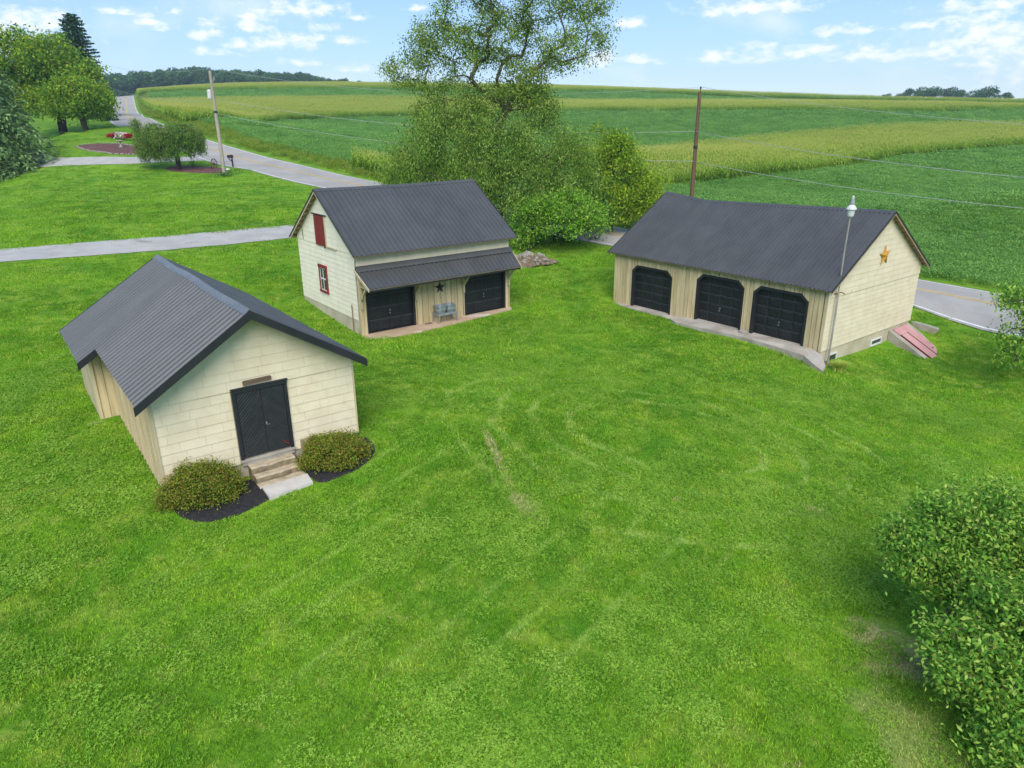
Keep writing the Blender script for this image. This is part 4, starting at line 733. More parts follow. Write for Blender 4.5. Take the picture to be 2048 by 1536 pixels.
# yard light on its pole
lx, ly = 14.43, 30.58; lz = h(lx, ly); lamp = empty('yard_light', (lx, ly, lz)); tag(lamp, 'tall thin yard light pole at the garage corner with a white lamp head', 'lamp post')
b2 = MB(); b2.tube([(0, 0, -.3), (.01, 0, 2.2), (0, 0, 3.1)], .045, 8); b2.tube([(0, 0, 3.05), (-.02, 0, 5.0), (0, 0, 6.75)], .036, 8); b2.build('pole', m_pipe, lamp)
b2 = MB(); g1 = GM.to_3x3() @ Vector((-1, 0, 0)); b2.tube([(.04, 0, 3.15), (-.14, .1, 3.25), (-.40, -.02, 3.2)], .035, 6); b2.tube([(-.16, .02, 3.22), (.16, .05, 3.28), (.30, .02, 3.20)], .03, 6); b2.build('wall_bracket', m_brown, lamp)
b2 = MB(); b2.lathe([(.10, 6.55), (.13, 6.6), (.155, 6.78), (.14, 6.86)], n=16); b2.build('refractor', m_lampw, lamp)
b2 = MB(); b2.lathe([(.20, 6.84), (.215, 6.87), (.19, 6.93), (.13, 7.02), (.09, 7.05)], n=16); b2.build('lamp_shade', m_lampw, lamp)
b2 = MB(); b2.lathe([(.09, 7.04), (.10, 7.12), (.075, 7.25), (.06, 7.30)], n=12); b2.build('housing', m_lampg, lamp)
b2 = MB(); b2.lathe([(.05, 7.30), (.052, 7.38), (.04, 7.42)], n=10); b2.build('photocell', m_lampw, lamp)

# ================================================================== plants: leaves, limbs, trees
def unit(a): return a / np.maximum(np.linalg.norm(a, axis=1), 1e-9)[:, None]
def leaf_quads(C, size, rs, aspect=.5, droop=0., up=.6, axis=None):
    n = len(C); A = rs.normal(size=(n, 3)) * (1. if axis is None else .45)
    if axis is not None: A = A + axis
    A[:, 2] -= droop; A = unit(A); N = rs.normal(size=(n, 3)); N[:, 2] += up * 2; B = unit(np.cross(N, A)); N = np.cross(A, B)
    L = (size * rs.uniform(.7, 1.3, n))[:, None]; W = L * aspect
    V = np.stack([C - A * L * .5, C + B * W * .5 - A * L * .05 + N * L * .06, C + A * L * .5 - N * L * .05, C - B * W * .5 - A * L * .05 + N * L * .06], 1)
    return V.reshape(-1, 3)
def quads(n): return np.arange(n * 4).reshape(n, 4)
def leaves_obj(name, C, size, m, rs, parent=None, **k):
    V = leaf_quads(C, size, rs, **k); return link(name, npmesh(name, V, quads(len(C)), m), parent)
def lobe_points(lobes, rs, shell=.5):
    out = []
    for l in lobes:
        n = int(l[6]); d = unit(rs.normal(size=(n, 3))); r_ = shell + (1 - shell) * rs.rand(n) ** .7
        out.append(np.array(l[:3]) + d * r_[:, None] * np.array(l[3:6]))
    return np.concatenate(out)
def skeleton(attr, path, rs, step=.8, bendup=.12):
    nodes = []; par = []
    path = [np.array(p, float) for p in path]
    for i in range(len(path) - 1):
        k = max(1, int(np.linalg.norm(path[i + 1] - path[i]) / step))
        for j in range(k): nodes.append(path[i] + (path[i + 1] - path[i]) * j / k); par.append(len(nodes) - 2)
    nodes.append(path[-1]); par.append(len(nodes) - 2); par[0] = -1; nt = len(nodes); tips = []
    ctr = np.array(path[-1]); order = np.argsort(np.linalg.norm((attr - ctr) * [1, 1, .7], axis=1)); lvl = [0] * nt
    for ai in order:
        a = attr[ai]; P = np.array(nodes); d = np.linalg.norm(P - a, axis=1) + np.maximum(0, P[:, 2] - a[2]) * .9 + np.array(lvl) * .04
        d[:max(1, int(nt * .35))] += 1.2; j = int(d.argmin()); p0 = nodes[j]; L = np.linalg.norm(a - p0); k = max(1, int(L / step)); prev = j
        mid = (p0 + a) / 2 + np.array([0, 0, bendup * L]) + rs.normal(size=3) * .07 * L
        for q in range(1, k + 1):
            u = q / k; nodes.append((1 - u) ** 2 * p0 + 2 * u * (1 - u) * mid + u * u * a); par.append(prev); lvl.append(lvl[prev] + 1); prev = len(nodes) - 1
        tips.append(prev)
    return np.array(nodes), np.array(par), np.array(tips), nt
def limbs_obj(name, nodes, par, tips, r0, m, parent, rmin=.012, nt=0, n=5, pw=.5):
    cnt = np.zeros(len(nodes))
    cnt[tips] += 1
    for i in range(len(nodes) - 1, 0, -1): cnt[par[i]] += cnt[i]
    r_ = np.maximum(rmin, r0 * (cnt / cnt[0]) ** pw); e = np.arange(1, len(nodes)); p = nodes[par[e]]; q = nodes[e]; rp = np.minimum(r_[par[e]], r_[e] * 1.35); rq = r_[e]
    rp[:nt - 1] = r_[par[e]][:nt - 1]
    t_ = unit(q - p); ref = np.where(np.abs(t_[:, 2:3]) < .9, [[0, 0, 1.]], [[1., 0, 0]]); a = unit(np.cross(t_, ref)); b_ = np.cross(t_, a); V = []
    q = q + t_ * (rq * .6)[:, None]
    for k in range(n):
        an = 2 * PI * k / n; d = a * math.cos(an) + b_ * math.sin(an); V += [p + d * rp[:, None], q + d * rq[:, None]]
    V = np.stack(V, 1); m_ = len(e); base = np.arange(m_)[:, None] * 2 * n; F = []
    for k in range(n): k2 = (k + 1) % n; F.append(np.concatenate([base + 2 * k, base + 2 * k2, base + 2 * k2 + 1, base + 2 * k + 1], 1))
    return link(name, npmesh(name, V.reshape(-1, 3), np.concatenate(F), m, smooth=True), parent)
def tree(name, xy, lobes, trunk, r0, leafm, barkm, per, crad, lsize, label, cat='tree', seed=1, group=None, shell=.5, sink=.1, droop=0., up=.6, aspect=.5, bendup=.12, step=.8, hang=0., rmin=.012, zoff=0):
    rs = np.random.RandomState(seed); root = empty(name, (xy[0], xy[1], h(*xy) + zoff)); tag(root, label, cat, group)
    at_ = lobe_points(lobes, rs, shell); at_[:, 2] = np.maximum(at_[:, 2], .15)
    nodes, par, tips, nt = skeleton(at_, [(0, 0, -sink)] + list(trunk), rs, step, bendup)
    limbs_obj('trunk', nodes, par, tips, r0, barkm, root, nt=nt, rmin=rmin)
    n = per; C = np.repeat(at_, n, 0); g = rs.normal(size=C.shape) * crad * np.array([1, 1, .7])
    if hang: g[:, 2] -= rs.rand(len(C)) ** 1.3 * hang
    C = C + g; C[:, 2] = np.maximum(C[:, 2], .05)
    leaves_obj('crown', C, lsize, leafm, rs, root, droop=droop, up=up, aspect=aspect); return root
def conifer(name, xy, ht, r_, leafm, barkm, label, seed=1, nb=90, per=46, prof=.85, droop=.35, lsize=.5, top=0., low=.08, cat='tree', tilt=0., hang=.3, lean=0):
    rs = np.random.RandomState(seed); root = empty(name, (xy[0], xy[1], h(*xy))); tag(root, label, cat)
    nodes = [np.array([0, 0, -.2])]; par = [-1]; tips = []
    for i in range(1, 15): nodes.append(np.array([lean * i / 14, 0, ht * i / 14 * .985])); par.append(i - 1)
    tips.append(14); C = []; AX = []
    for b_ in range(nb):
        f_ = low + (1 - low) * (b_ / nb); z = ht * f_; L = r_ * ((1 - f_) ** prof + top) * rs.uniform(.75, 1.12); an = b_ * 2.399 + rs.uniform(-.3, .3); k = 6; j = min(14, max(0, int(f_ * 14))); prev = j; p0 = np.array([lean * f_, 0, z]); dr_ = np.array([math.cos(an), math.sin(an), 0])
        for q in range(1, k + 1):
            u = q / k; p = p0 + dr_ * L * u + np.array([0, 0, tilt * L * u - droop * L * u * u + .22 * droop * L * max(0, u - .75)]); nodes.append(p); par.append(prev); prev = len(nodes) - 1
        tips.append(prev); n = int(per * (.35 + .65 * L / r_)); u = rs.rand(n) ** .75; side = np.array([-dr_[1], dr_[0], 0]); sp = rs.normal(size=n) * .2 * L * (1.05 - u * .7)
        p = p0 + dr_ * L * u[:, None] + np.stack([0 * u, 0 * u, tilt * L * u - droop * L * u * u], 1) + side * sp[:, None] + np.stack([0 * u, 0 * u, -hang * rs.rand(n) * (.4 + np.abs(sp))], 1)
        C.append(p); AX.append(dr_ * .8 + side * np.sign(sp)[:, None] * .7 + np.array([0, 0, -droop]))
    limbs_obj('trunk', np.array(nodes), np.array(par), np.array(tips), ht * .016, barkm, root, nt=15, rmin=.02)
    C = np.concatenate(C); AX = np.concatenate(AX); V = leaf_quads(C, lsize, rs, aspect=.42, up=.9, axis=AX); link('crown', npmesh('crown', V, quads(len(C)), leafm), root); return root
m_elm = leafmat('elm leaves', [(0.054, 0.115, 0.019), (0.135, 0.257, 0.035), (0.257, 0.392, 0.057), (0.405, 0.486, 0.108)], .38, patch=.45)
m_elmlow = leafmat('drooping leaves', [(0.049, 0.115, 0.019), (0.135, 0.27, 0.038), (0.27, 0.432, 0.068), (0.446, 0.553, 0.135)], .38, patch=.62, pscale=.7)
m_darkleaf = leafmat('dark understory leaves', [(0.042, 0.119, 0.026), (0.079, 0.199, 0.037), (0.133, 0.292, 0.058)], .3)
m_yg = leafmat('yellow green leaves', [(0.101, 0.212, 0.017), (0.203, 0.355, 0.023), (0.321, 0.473, 0.038), (0.423, 0.524, 0.068)], .4)
m_midleaf = leafmat('fresh green leaves', [(0.09, 0.237, 0.026), (0.17, 0.381, 0.04), (0.283, 0.504, 0.057), (0.43, 0.597, 0.099)], .38)
m_bushleaf = leafmat('shrub leaves', [(0.045, 0.134, 0.025), (0.112, 0.291, 0.038), (0.202, 0.426, 0.056), (0.336, 0.526, 0.078), (0.47, 0.582, 0.134)], .35, pscale=1.6, patch=.36)
m_azalea = leafmat('azalea leaves', [(.075, .140, .016), (.135, .225, .022), (.21, .29, .032), (.30, .30, .045), (.33, .17, .06)], .28, pscale=2.6, patch=.3)
m_spruce = leafmat('spruce needles', [(0.084, 0.173, 0.062), (0.174, 0.304, 0.106), (0.315, 0.446, 0.156)], .2)
m_fir = leafmat('blue fir needles', [(0.034, 0.095, 0.055), (0.067, 0.164, 0.092), (0.126, 0.252, 0.143)], .12)
m_maple = leafmat('maple leaves', [(0.059, 0.167, 0.02), (0.138, 0.295, 0.027), (0.276, 0.433, 0.036), (0.453, 0.508, 0.056)], .38, pscale=.25)
m_weep = leafmat('weeping cherry leaves', [(0.07, 0.16, 0.028), (0.136, 0.265, 0.046), (0.206, 0.345, 0.068), (0.273, 0.299, 0.092)], .35)
m_purple = leafmat('purple beech leaves', [(.020, .012, .020), (.040, .022, .032), (.06, .04, .04)], .2)
m_far = leafmat('far wood leaves', [(0.036, 0.09, 0.036), (0.068, 0.15, 0.053), (0.11, 0.21, 0.064)], .15, pscale=.08)
m_red_fl = leafmat('red flowers', [(.35, .012, .02), (.5, .03, .05)], .2); m_white_fl = leafmat('white flowers', [(.6, .5, .48), (.75, .7, .68)], .2)

# the tall tree behind the barn, and what grows round its foot
tree('elm_tree', (-.68, 52.7),
     [(-6.4, 0, 11.6, 1.6, 2.0, 1.3, 23), (-4.6, .3, 13.6, 1.9, 2.4, 1.7, 31), (-2.2, .5, 16.2, 2.4, 2.8, 2.2, 46), (.6, 0, 17.6, 2.4, 3, 2.4, 53), (3.2, 0, 16.2, 2.4, 2.8, 2.0, 40), (5.6, .3, 15.6, 1.9, 2.2, 1.7, 34), (6.8, .2, 13.6, .9, 1.4, 1.6, 12),
      (4.2, -.3, 12.6, 2.2, 2.4, 1.5, 34), (.6, .5, 13.4, 2.6, 3, 2.2, 56), (-2.6, 0, 12.6, 2.2, 2.5, 1.5, 37), (2.0, 0, 10.6, 2.2, 2.5, 1.2, 31), (-3.6, 0, 10.2, 2.0, 2.2, 1.2, 22), (-.4, -.3, 9.6, 2.2, 2.2, 1.3, 34), (-4.6, 0, 8.6, 2.2, 2.2, 1.2, 26), (2.6, 0, 8.8, 2.0, 2.0, 1.1, 26), (-2.0, -.4, 8.2, 1.8, 1.8, 1.0, 22)],
     [(.1, 0, 2.5), (-.2, 0, 5), (-.1, 0, 7.6)], .27, m_elm, m_bark, 112, .36, .165,
     'tall open elm with bare dark limbs rising behind the barn roof', seed=4, shell=.35, droop=.5, hang=.6, step=.7, bendup=.06)
tree('pepper_tree', (-1.6, 51.6),
     [(-5.0, .5, 6.4, 2.2, 2.6, 1.7, 40), (-2.4, -.6, 7.4, 2.6, 2.6, 1.9, 52), (.8, -1.2, 6.6, 2.6, 2.4, 2.0, 56), (3.8, -.8, 6.8, 2.5, 2.4, 1.9, 52), (6.0, -.4, 5.0, 2.0, 2.2, 2.3, 44), (-6.0, .6, 4.8, 1.6, 2.0, 1.7, 26), (2.4, -1.6, 4.2, 2.6, 2.0, 2.2, 48), (-1.2, -1.4, 4.6, 2.6, 2.0, 2.0, 40), (-4.2, 0, 4.2, 2.2, 2.0, 1.8, 30)],
     [(-.2, 0, 2), (.3, 0, 4.2), (.1, 0, 6.5)], .22, m_elmlow, m_barkd, 190, .42, .175,
     'drooping grey green tree massed round the foot of the tall elm', seed=9, shell=.5, droop=1.3, hang=1.5, aspect=.32)
tree('shrub', (3.2, 51.9), [(-3.4, 0, 2.2, 2.2, 1.8, 2.2, 40), (0, 0, 2.4, 2.4, 1.8, 2.3, 46), (2.4, 0.3, 2.2, 1.6, 1.6, 2.0, 30)], [(0, 0, .8), (.2, 0, 1.8)], .12, m_darkleaf, m_barkd, 60, .4, .20, 'dark green thicket in the shade between the barn and the road', 'shrub', seed=12)
tree('round_tree', (7.8, 55.6), [(.2, 0, 4.0, 3.0, 2.8, 2.9, 100), (-.9, 0, 6.2, 2.0, 2.0, 1.6, 36), (1.9, -.4, 3.2, 1.9, 2.0, 2.0, 46), (-1.6, -.6, 3.0, 2.0, 1.8, 2.0, 34), (3.0, 0, 1.9, 1.1, 1.4, 1.2, 20), (0, -.8, 1.9, 2.6, 1.4, 1.3, 40)], [(0, 0, 1.2), (.1, 0, 2.6), (0, 0, 4.5)], .18, m_yg, m_bark, 78, .42, .22, 'rounded yellow green tree left of the brown utility pole', seed=5)
tree('low_tree', (1.2, 48.9), [(.6, 0, 2.9, 1.8, 1.7, 1.0, 40), (2.6, -.2, 3.1, 1.9, 1.7, 1.0, 46), (4.4, 0, 2.3, 1.3, 1.4, .9, 28), (-.5, 0, 1.7, 1.0, 1.1, 1.2, 22), (2.0, -.6, 1.9, 1.6, 1.2, .7, 22)], [(.1, 0, .8), (.5, 0, 1.6), (1.4, 0, 2.3)], .13, m_midleaf, m_bark, 80, .36, .19, 'low spreading fresh green tree arching right of the barn above the rock pile', seed=6, droop=.35, hang=.3)
for i, (x, y, s, lb) in enumerate(((-9.3, 75.4, 1.25, 'yellow green roadside shrub at the end of the short corn rows'), (-11.6, 77.6, 1.0, 'smallest yellow green shrub among the roadside corn stalks'), (-6.6, 72.0, 1.5, 'yellow green roadside shrub nearest the drooping tree'))):
    tree('shrub', (x, y), [(0, 0, 1.3 * s, 1.7 * s, 1.5 * s, 1.2 * s, 40), (.9 * s, 0, 1.0 * s, 1.1 * s, 1.2 * s, 1. * s, 20)], [(0, 0, .4), (.1, 0, 1.0)], .06, m_yg, m_bark, 52, .35, .26, lb, 'shrub', seed=20 + i, group='shrubs beside the road')
# neighbour's garden at left
WT = [(-2.9, 0, 4.0, 1.6, 1.9, 1.1, 44), (-1.0, -.4, 4.7, 2.2, 2.2, 1.1, 54), (1.4, 0, 4.6, 2.1, 2.2, 1.1, 50), (2.4, 0, 3.6, 1.2, 1.6, 1.2, 34), (-.8, -1.2, 3.2, 2.3, 1.2, 1.0, 44), (-2.9, -.6, 2.9, 1.6, 1.4, .8, 26)]
tree('weeping_tree', (-36.14, 80.54), [(l[0] * .88 - .1, l[1], l[2] * .86, l[3] * .88, l[4], l[5] * .9, l[6]) for l in WT] + [(-4.0, 0, 4.7, .35, .4, .7, 7)], [(0, 0, 1.2), (-.1, 0, 2.0), (0, 0, 3.0)], .26, m_weep, m_barkd, 125, .22, .24, 'small weeping tree with drooping green shoots beside the grey utility pole', seed=8, droop=1.6, hang=1.1, aspect=.28, shell=.55)
tree('maple_tree', (-67.94, 114.28), [(-4.2, 0, 11.0, 4.0, 4.2, 3.6, 80), (0, 0, 10.4, 4.2, 4.4, 3.6, 90), (4.0, 0, 7.6, 3.6, 4.0, 3.4, 76), (-5.0, 0, 6.2, 4.0, 4.0, 3.0, 56), (.5, -1.6, 5.0, 4.6, 3.6, 2.0, 56), (5.6, -.5, 4.6, 2.4, 3.0, 2.0, 30)], [(0, 0, 1.6), (.3, 0, 3.4), (.1, 0, 7)], .62, m_maple, m_barkd, 74, .75, .46, 'large spreading maple with yellow tinged top and a forked trunk', seed=3)
tree('maple_tree', (-61.0, 108.1), [(-.8, 0, 5.0, 3.4, 3.6, 2.4, 70), (1.5, 0, 4.3, 2.5, 3.0, 2.3, 54), (-2.4, 0, 3.9, 2.2, 2.6, 2.0, 34), (.3, -.6, 3.2, 2.8, 2.6, 1.2, 30)], [(-.1, 0, 1.2), (-.4, 0, 2.6), (0, 0, 4)], .42, m_maple, m_barkd, 74, .6, .38, 'smaller maple with olive leaves right of the large maple by the road', seed=13)
conifer('spruce_tree', (-59.6, 85.2), 16.5, 8.6, m_spruce, m_barkd, 'big drooping spruce at the edge of the lawn left of the maples', seed=2, nb=190, per=190, prof=.62, droop=.42, lsize=.5, low=.05, hang=1.1)
conifer('fir_tree', (-80, 144.3), 17.4, 4.3, m_fir, m_barkd, 'tall dark fir standing above the maples against the sky', seed=7, nb=210, per=70, prof=.40, droop=.0, lsize=.7, top=.06, tilt=.1, low=.06, hang=.2)
conifer('fir_tree', (-69.6, 131.5), 5.6, 1.9, m_spruce, m_barkd, 'small dark fir behind the smaller maple at the roadside', seed=17, nb=60, per=30, lsize=.6)
tree('beech_tree', (-88, 146), [(0, 0, 7.5, 3.6, 3.4, 3.2, 90), (3, 0, 5.5, 2.4, 2.6, 2.6, 40)], [(0, 0, 2), (0, 0, 5)], .3, m_purple, m_barkd, 50, .6, .5, 'dark purple beech left of the tall fir', seed=18)
tree('ash_tree', (-89, 153), [(-1, 0, 10.6, 4.4, 3.6, 2.2, 60), (3.6, 0, 9.0, 2.6, 2.6, 2.6, 34), (-5, 0, 8.5, 3, 3, 2.2, 30)], [(0, 0, 3), (0, 0, 8)], .3, m_midleaf, m_barkd, 40, .7, .45, 'loose green ash tree behind the purple beech', seed=19)
tree('ash_tree', (-81.5, 126), [(-.5, 0, 9.2, 1.6, 1.8, 1.6, 22), (1.4, 0, 8.0, 1.8, 1.8, 1.8, 24)], [(0, 0, 3), (0, 0, 7.5)], .2, m_darkleaf, m_barkd, 30, .45, .4, 'thin topped dark tree behind the big spruce', seed=23)
# near shrubs at lower right, tree reaching in at the right edge
m_twig = surf('pale twig bark', (.20, .15, .10), (.13, .095, .062), .9, 8.)
BUSH = [(('privet_bush', (7.55, 10.3)), [(-.35, .35, 1.9, .75, .7, .55, 46), (.3, .5, 2.2, .9, .8, .65, 56), (1.1, .3, 2.15, 1.0, 1.0, .8, 66), (2.0, .1, 2.1, 1.1, 1.0, .9, 60), (.2, -.2, 1.75, .8, .6, .6, 44), (1.2, -.6, 1.5, 1.1, .8, .8, 60), (-.25, .0, 1.35, .5, .5, .4, 20), (2.6, .2, 1.6, .9, 1.0, 1.1, 46)], [(.05, 0, .4), (.25, .05, .9), (.5, 0, 1.3)], 'large leafy bush with twiggy stems over bare soil, nearer the garage'),
        (('privet_bush', (7.45, 8.5)), [(-.45, .0, 1.25, .75, .75, .7, 56), (.4, .2, 1.65, 1.0, .9, .75, 70), (1.3, .0, 1.65, 1.0, .9, .9, 64), (-.1, -.7, .9, .85, .6, .7, 46), (1.0, -.8, 1.1, 1.1, .7, .8, 56), (2.2, 0, 1.3, .9, .9, 1.0, 46), (-.45, -1.15, .75, .65, .6, .6, 40), (.5, -1.5, .9, .9, .7, .75, 60)], [(.1, 0, .3), (.4, 0, .7), (.6, 0, 1.1)], 'large leafy bush cut by the lower edge of the photo, nearer the camera')]
for i, ((nm, xy), lb, tr_, lab) in enumerate(BUSH):
    tree(nm, xy, lb, tr_, .055, m_bushleaf, m_twig, 112, .15, .086, lab, 'bush', seed=30 + i, group='leafy bushes at the lawn edge', shell=.35, up=.8, aspect=.46, rmin=.008, step=.25, bendup=.08)
tree('dogwood_tree', (25.3, 29.0), [(-4.0, .1, 3.5, .8, .7, .4, 16), (-2.9, .1, 3.1, 1.1, 1.0, .7, 28), (-3.5, -.1, 1.7, .9, .7, .4, 16), (-2.0, 0, 2.2, 1.2, 1.2, .8, 30), (.6, 0, 4.4, 2.6, 2.6, 2.2, 80), (-3.9, -.2, .9, .6, .5, .25, 6)], [(0, 0, 1.4), (-.2, 0, 2.6), (0, 0, 4)], .17, m_bushleaf, m_bark, 52, .28, .16, 'tree at the right edge with branches reaching over the roadside lawn', seed=41, droop=.3)
def azalea(xy, rx, ry, rz, rot, label, seed):
    rs = np.random.RandomState(seed); root = empty('azalea_bush', (xy[0], xy[1], h(*xy)), rot); tag(root, label, 'bush', 'azaleas beside the shed steps')
    n = 230; d = unit(rs.normal(size=(n, 3))); d[:, 2] = np.abs(d[:, 2]) * 1.15 - .12; d = unit(d); lump = 1 + .20 * np.sin(d[:, 0] * 5 + seed) * np.cos(d[:, 1] * 6) + rs.uniform(-.14, .06, n)
    A = d * lump[:, None] * np.array([rx, ry, rz]) + np.array([0, 0, rz * .28]); A[:, 2] = np.maximum(A[:, 2], .08)
    nodes, par, tips, nt = skeleton(A, [(0, 0, -.05), (0, 0, .15)], rs, .2, .05); limbs_obj('stems', nodes, par, tips, .04, m_barkd, root, nt=nt, rmin=.004)
    C = np.concatenate([np.repeat(A, 62, 0) + rs.normal(size=(n * 62, 3)) * [.085, .085, .06], np.repeat(A * .82, 14, 0) + rs.normal(size=(n * 14, 3)) * .09]); C[:, 2] = np.maximum(C[:, 2], .03)
    leaves_obj('foliage', C, .052, m_azalea, rs, root, up=.9, aspect=.5); return root
azalea((-7.05, 14.28), .80, .62, .62, .62, 'larger rounded azalea left of the shed steps', 50)
azalea((-4.45, 15.98), .72, .56, .50, .6, 'smaller rounded azalea right of the shed steps', 51)
rs = np.random.RandomState(60); n = 800; an = rs.rand(n) * 2 * PI; V = []; F = []
for i in range(n):
    L = rs.uniform(.45, .8); o_ = rs.uniform(.25, .62); b_ = np.array([rs.normal() * .09, rs.normal() * .09, 0]); d = np.array([math.cos(an[i]), math.sin(an[i]), 0]); s_ = np.array([-d[1], d[0], 0]) * .019; k0 = len(V)
    for u in (0, .4, .75, 1.): p = b_ + d * o_ * u ** 1.6 * L + np.array([0, 0, L * (u - .42 * u * u * u)]); V += [p - s_ * (1.05 - u), p + s_ * (1.05 - u)]
    for q in range(3): F.append((k0 + 2 * q, k0 + 2 * q + 1, k0 + 2 * q + 3, k0 + 2 * q + 2))
m_tuft = leafmat('tuft grass', [(0.265, 0.425, 0.053), (0.503, 0.62, 0.105), (0.62, 0.62, 0.212)], .35)
o = link('grass_tuft', npmesh('grass_tuft', np.array(V), np.array(F), m_tuft)); o.location = (14.5, 29.55, h(14.5, 29.55)); tag(o, 'arching tuft of yellow green grass at the garage corner', 'grass tuft')
patch('bare_soil', [(13.8, 30.2), (14.3, 30.0), (14.6, 30.2), (14.6, 30.7), (14.2, 30.9)], .008, m_dirt, 0)

# ================================================================== scatter of grass, corn and beans
def plant_object(name, V, F, mats, mi=None):
    return bpy.data.objects.new(name, npmesh(name, np.array(V), np.array(F), mats, mi))
def scatter(name, P, rot, scl, var, sources):
    me = bpy.data.meshes.new(name); me.vertices.add(len(P)); me.vertices.foreach_set('co', np.ascontiguousarray(P, dtype=np.float32).ravel())
    for nm, ty, dat in (('rot', 'FLOAT', rot), ('scl', 'FLOAT', scl), ('var', 'INT', var)):
        a = me.attributes.new(nm, ty, 'POINT'); a.data.foreach_set('value', np.ascontiguousarray(dat, dtype=np.float32 if ty == 'FLOAT' else np.int32))
    o = link(name, me); g = bpy.data.node_groups.new(name, 'GeometryNodeTree'); g.interface.new_socket('Geometry', in_out='INPUT', socket_type='NodeSocketGeometry'); g.interface.new_socket('Geometry', in_out='OUTPUT', socket_type='NodeSocketGeometry')
    i_ = g.nodes.new('NodeGroupInput'); o_ = g.nodes.new('NodeGroupOutput'); ip = g.nodes.new('GeometryNodeInstanceOnPoints'); jn = g.nodes.new('GeometryNodeJoinGeometry')
    for s in reversed(sources):
        oi = g.nodes.new('GeometryNodeObjectInfo'); oi.inputs['Object'].default_value = s; oi.inputs['As Instance'].default_value = True; g.links.new(oi.outputs['Geometry'], jn.inputs[0])
    def attr(nm, ty):
        a = g.nodes.new('GeometryNodeInputNamedAttribute'); a.data_type = ty; a.inputs['Name'].default_value = nm; return a.outputs['Attribute']
    cb = g.nodes.new('ShaderNodeCombineXYZ'); g.links.new(attr('rot', 'FLOAT'), cb.inputs[2]); er = g.nodes.new('FunctionNodeEulerToRotation'); g.links.new(cb.outputs[0], er.inputs[0])
    g.links.new(i_.outputs[0], ip.inputs['Points']); g.links.new(jn.outputs[0], ip.inputs['Instance']); ip.inputs['Pick Instance'].default_value = True
    g.links.new(attr('var', 'INT'), ip.inputs['Instance Index']); g.links.new(er.outputs[0], ip.inputs['Rotation']); g.links.new(attr('scl', 'FLOAT'), ip.inputs['Scale']); g.links.new(ip.outputs[0], o_.inputs[0])
    md = o.modifiers.new('scatter', 'NODES'); md.node_group = g; return o
def inside(P, poly):
    poly = np.array(poly); x, y = P[:, 0], P[:, 1]; r_ = np.zeros(len(P), bool); j = len(poly) - 1
    for i in range(len(poly)):
        xi, yi = poly[i]; xj, yj = poly[j]
        with np.errstate(divide='ignore', invalid='ignore'): r_ ^= ((yi > y) != (yj > y)) & (x < (xj - xi) * (y - yi) / (yj - yi) + xi)
        j = i
    return r_
CM = np.array([[Rr.x, Rr.y, Rr.z], [Dr.x, Dr.y, Dr.z], [Fv.x, Fv.y, Fv.z]])
def in_view(P, mx=.12, my=.12):
    q = (P - [0, 0, CAMZ]) @ CM.T; f_ = 1412.69 / 1024; with_ = q[:, 2] > .5
    return with_ & (np.abs(q[:, 0] / q[:, 2] * f_) < 1 + mx) & (np.abs(q[:, 1] / q[:, 2] * f_) < .75 + my)
def ground_pts(XY, dz=0.): return np.c_[XY, H(XY[:, 0], XY[:, 1]) + dz]
def road_dist(XY):
    d = np.empty(len(XY)); nn = normals(rc)
    for i in range(0, len(XY), 4000):
        s = XY[i:i + 4000]; D = ((s[:, None] - rc[None]) ** 2).sum(-1); j = D.argmin(1); d[i:i + 4000] = ((s - rc[j]) * nn[j]).sum(1) * 0 + np.sqrt(D.min(1)) * np.sign(((s - rc[j]) * nn[j]).sum(1))
    return d
def hashnoise(XY, sc, seed=0):
    p = XY / sc + 1000; i = np.floor(p).astype(int); f_ = p - i; f_ = f_ * f_ * (3 - 2 * f_)
    def hv(a, b_): v = np.sin(a * 127.1 + b_ * 311.7 + seed * 74.7) * 43758.5453; return v - np.floor(v)
    return (hv(i[:, 0], i[:, 1]) * (1 - f_[:, 0]) + hv(i[:, 0] + 1, i[:, 1]) * f_[:, 0]) * (1 - f_[:, 1]) + (hv(i[:, 0], i[:, 1] + 1) * (1 - f_[:, 0]) + hv(i[:, 0] + 1, i[:, 1] + 1) * f_[:, 0]) * f_[:, 1]
def fbm(XY, sc, seed=0): return (hashnoise(XY, sc, seed) + .5 * hashnoise(XY, sc / 2.1, seed + 1) + .25 * hashnoise(XY, sc / 4.3, seed + 2)) / 1.75
# --- lawn grass
def grass_patch(seed, n=230, w=.30, hgt=.042, bw=.011):
    rs = np.random.RandomState(seed); b_ = np.c_[rs.uniform(-w, w, (n, 2)), np.zeros(n) - .012]; L = rs.uniform(.55, 1.35, n) * hgt; an = rs.rand(n) * 2 * PI; ln = rs.uniform(.25, 1.1, n) * L
    d = np.c_[np.cos(an), np.sin(an), 0 * an]; s = np.c_[-np.sin(an), np.cos(an), 0 * an] * bw * .5
    m1 = b_ + d * (ln * .4)[:, None] + np.c_[0 * L, 0 * L, L * .65]; tp = b_ + d * ln[:, None] + np.c_[0 * L, 0 * L, L]
    V = np.stack([b_ - s, b_ + s, m1 + s * .8, tp, m1 - s * .8], 1).reshape(-1, 3); k = np.arange(n)[:, None] * 5
    F = np.concatenate([np.concatenate([k, k + 1, k + 2, k + 4], 1), np.concatenate([k + 4, k + 2, k + 3, k + 3], 1)]); F2 = F[:n]; T = F[n:, :3]
    me = bpy.data.meshes.new('grass'); me.from_pydata(V.tolist(), [], F2.tolist() + T.tolist()); me.materials.append(m_blade); return bpy.data.objects.new('grass', me)
GRASS = [grass_patch(s) for s in (1, 2, 3, 4)]
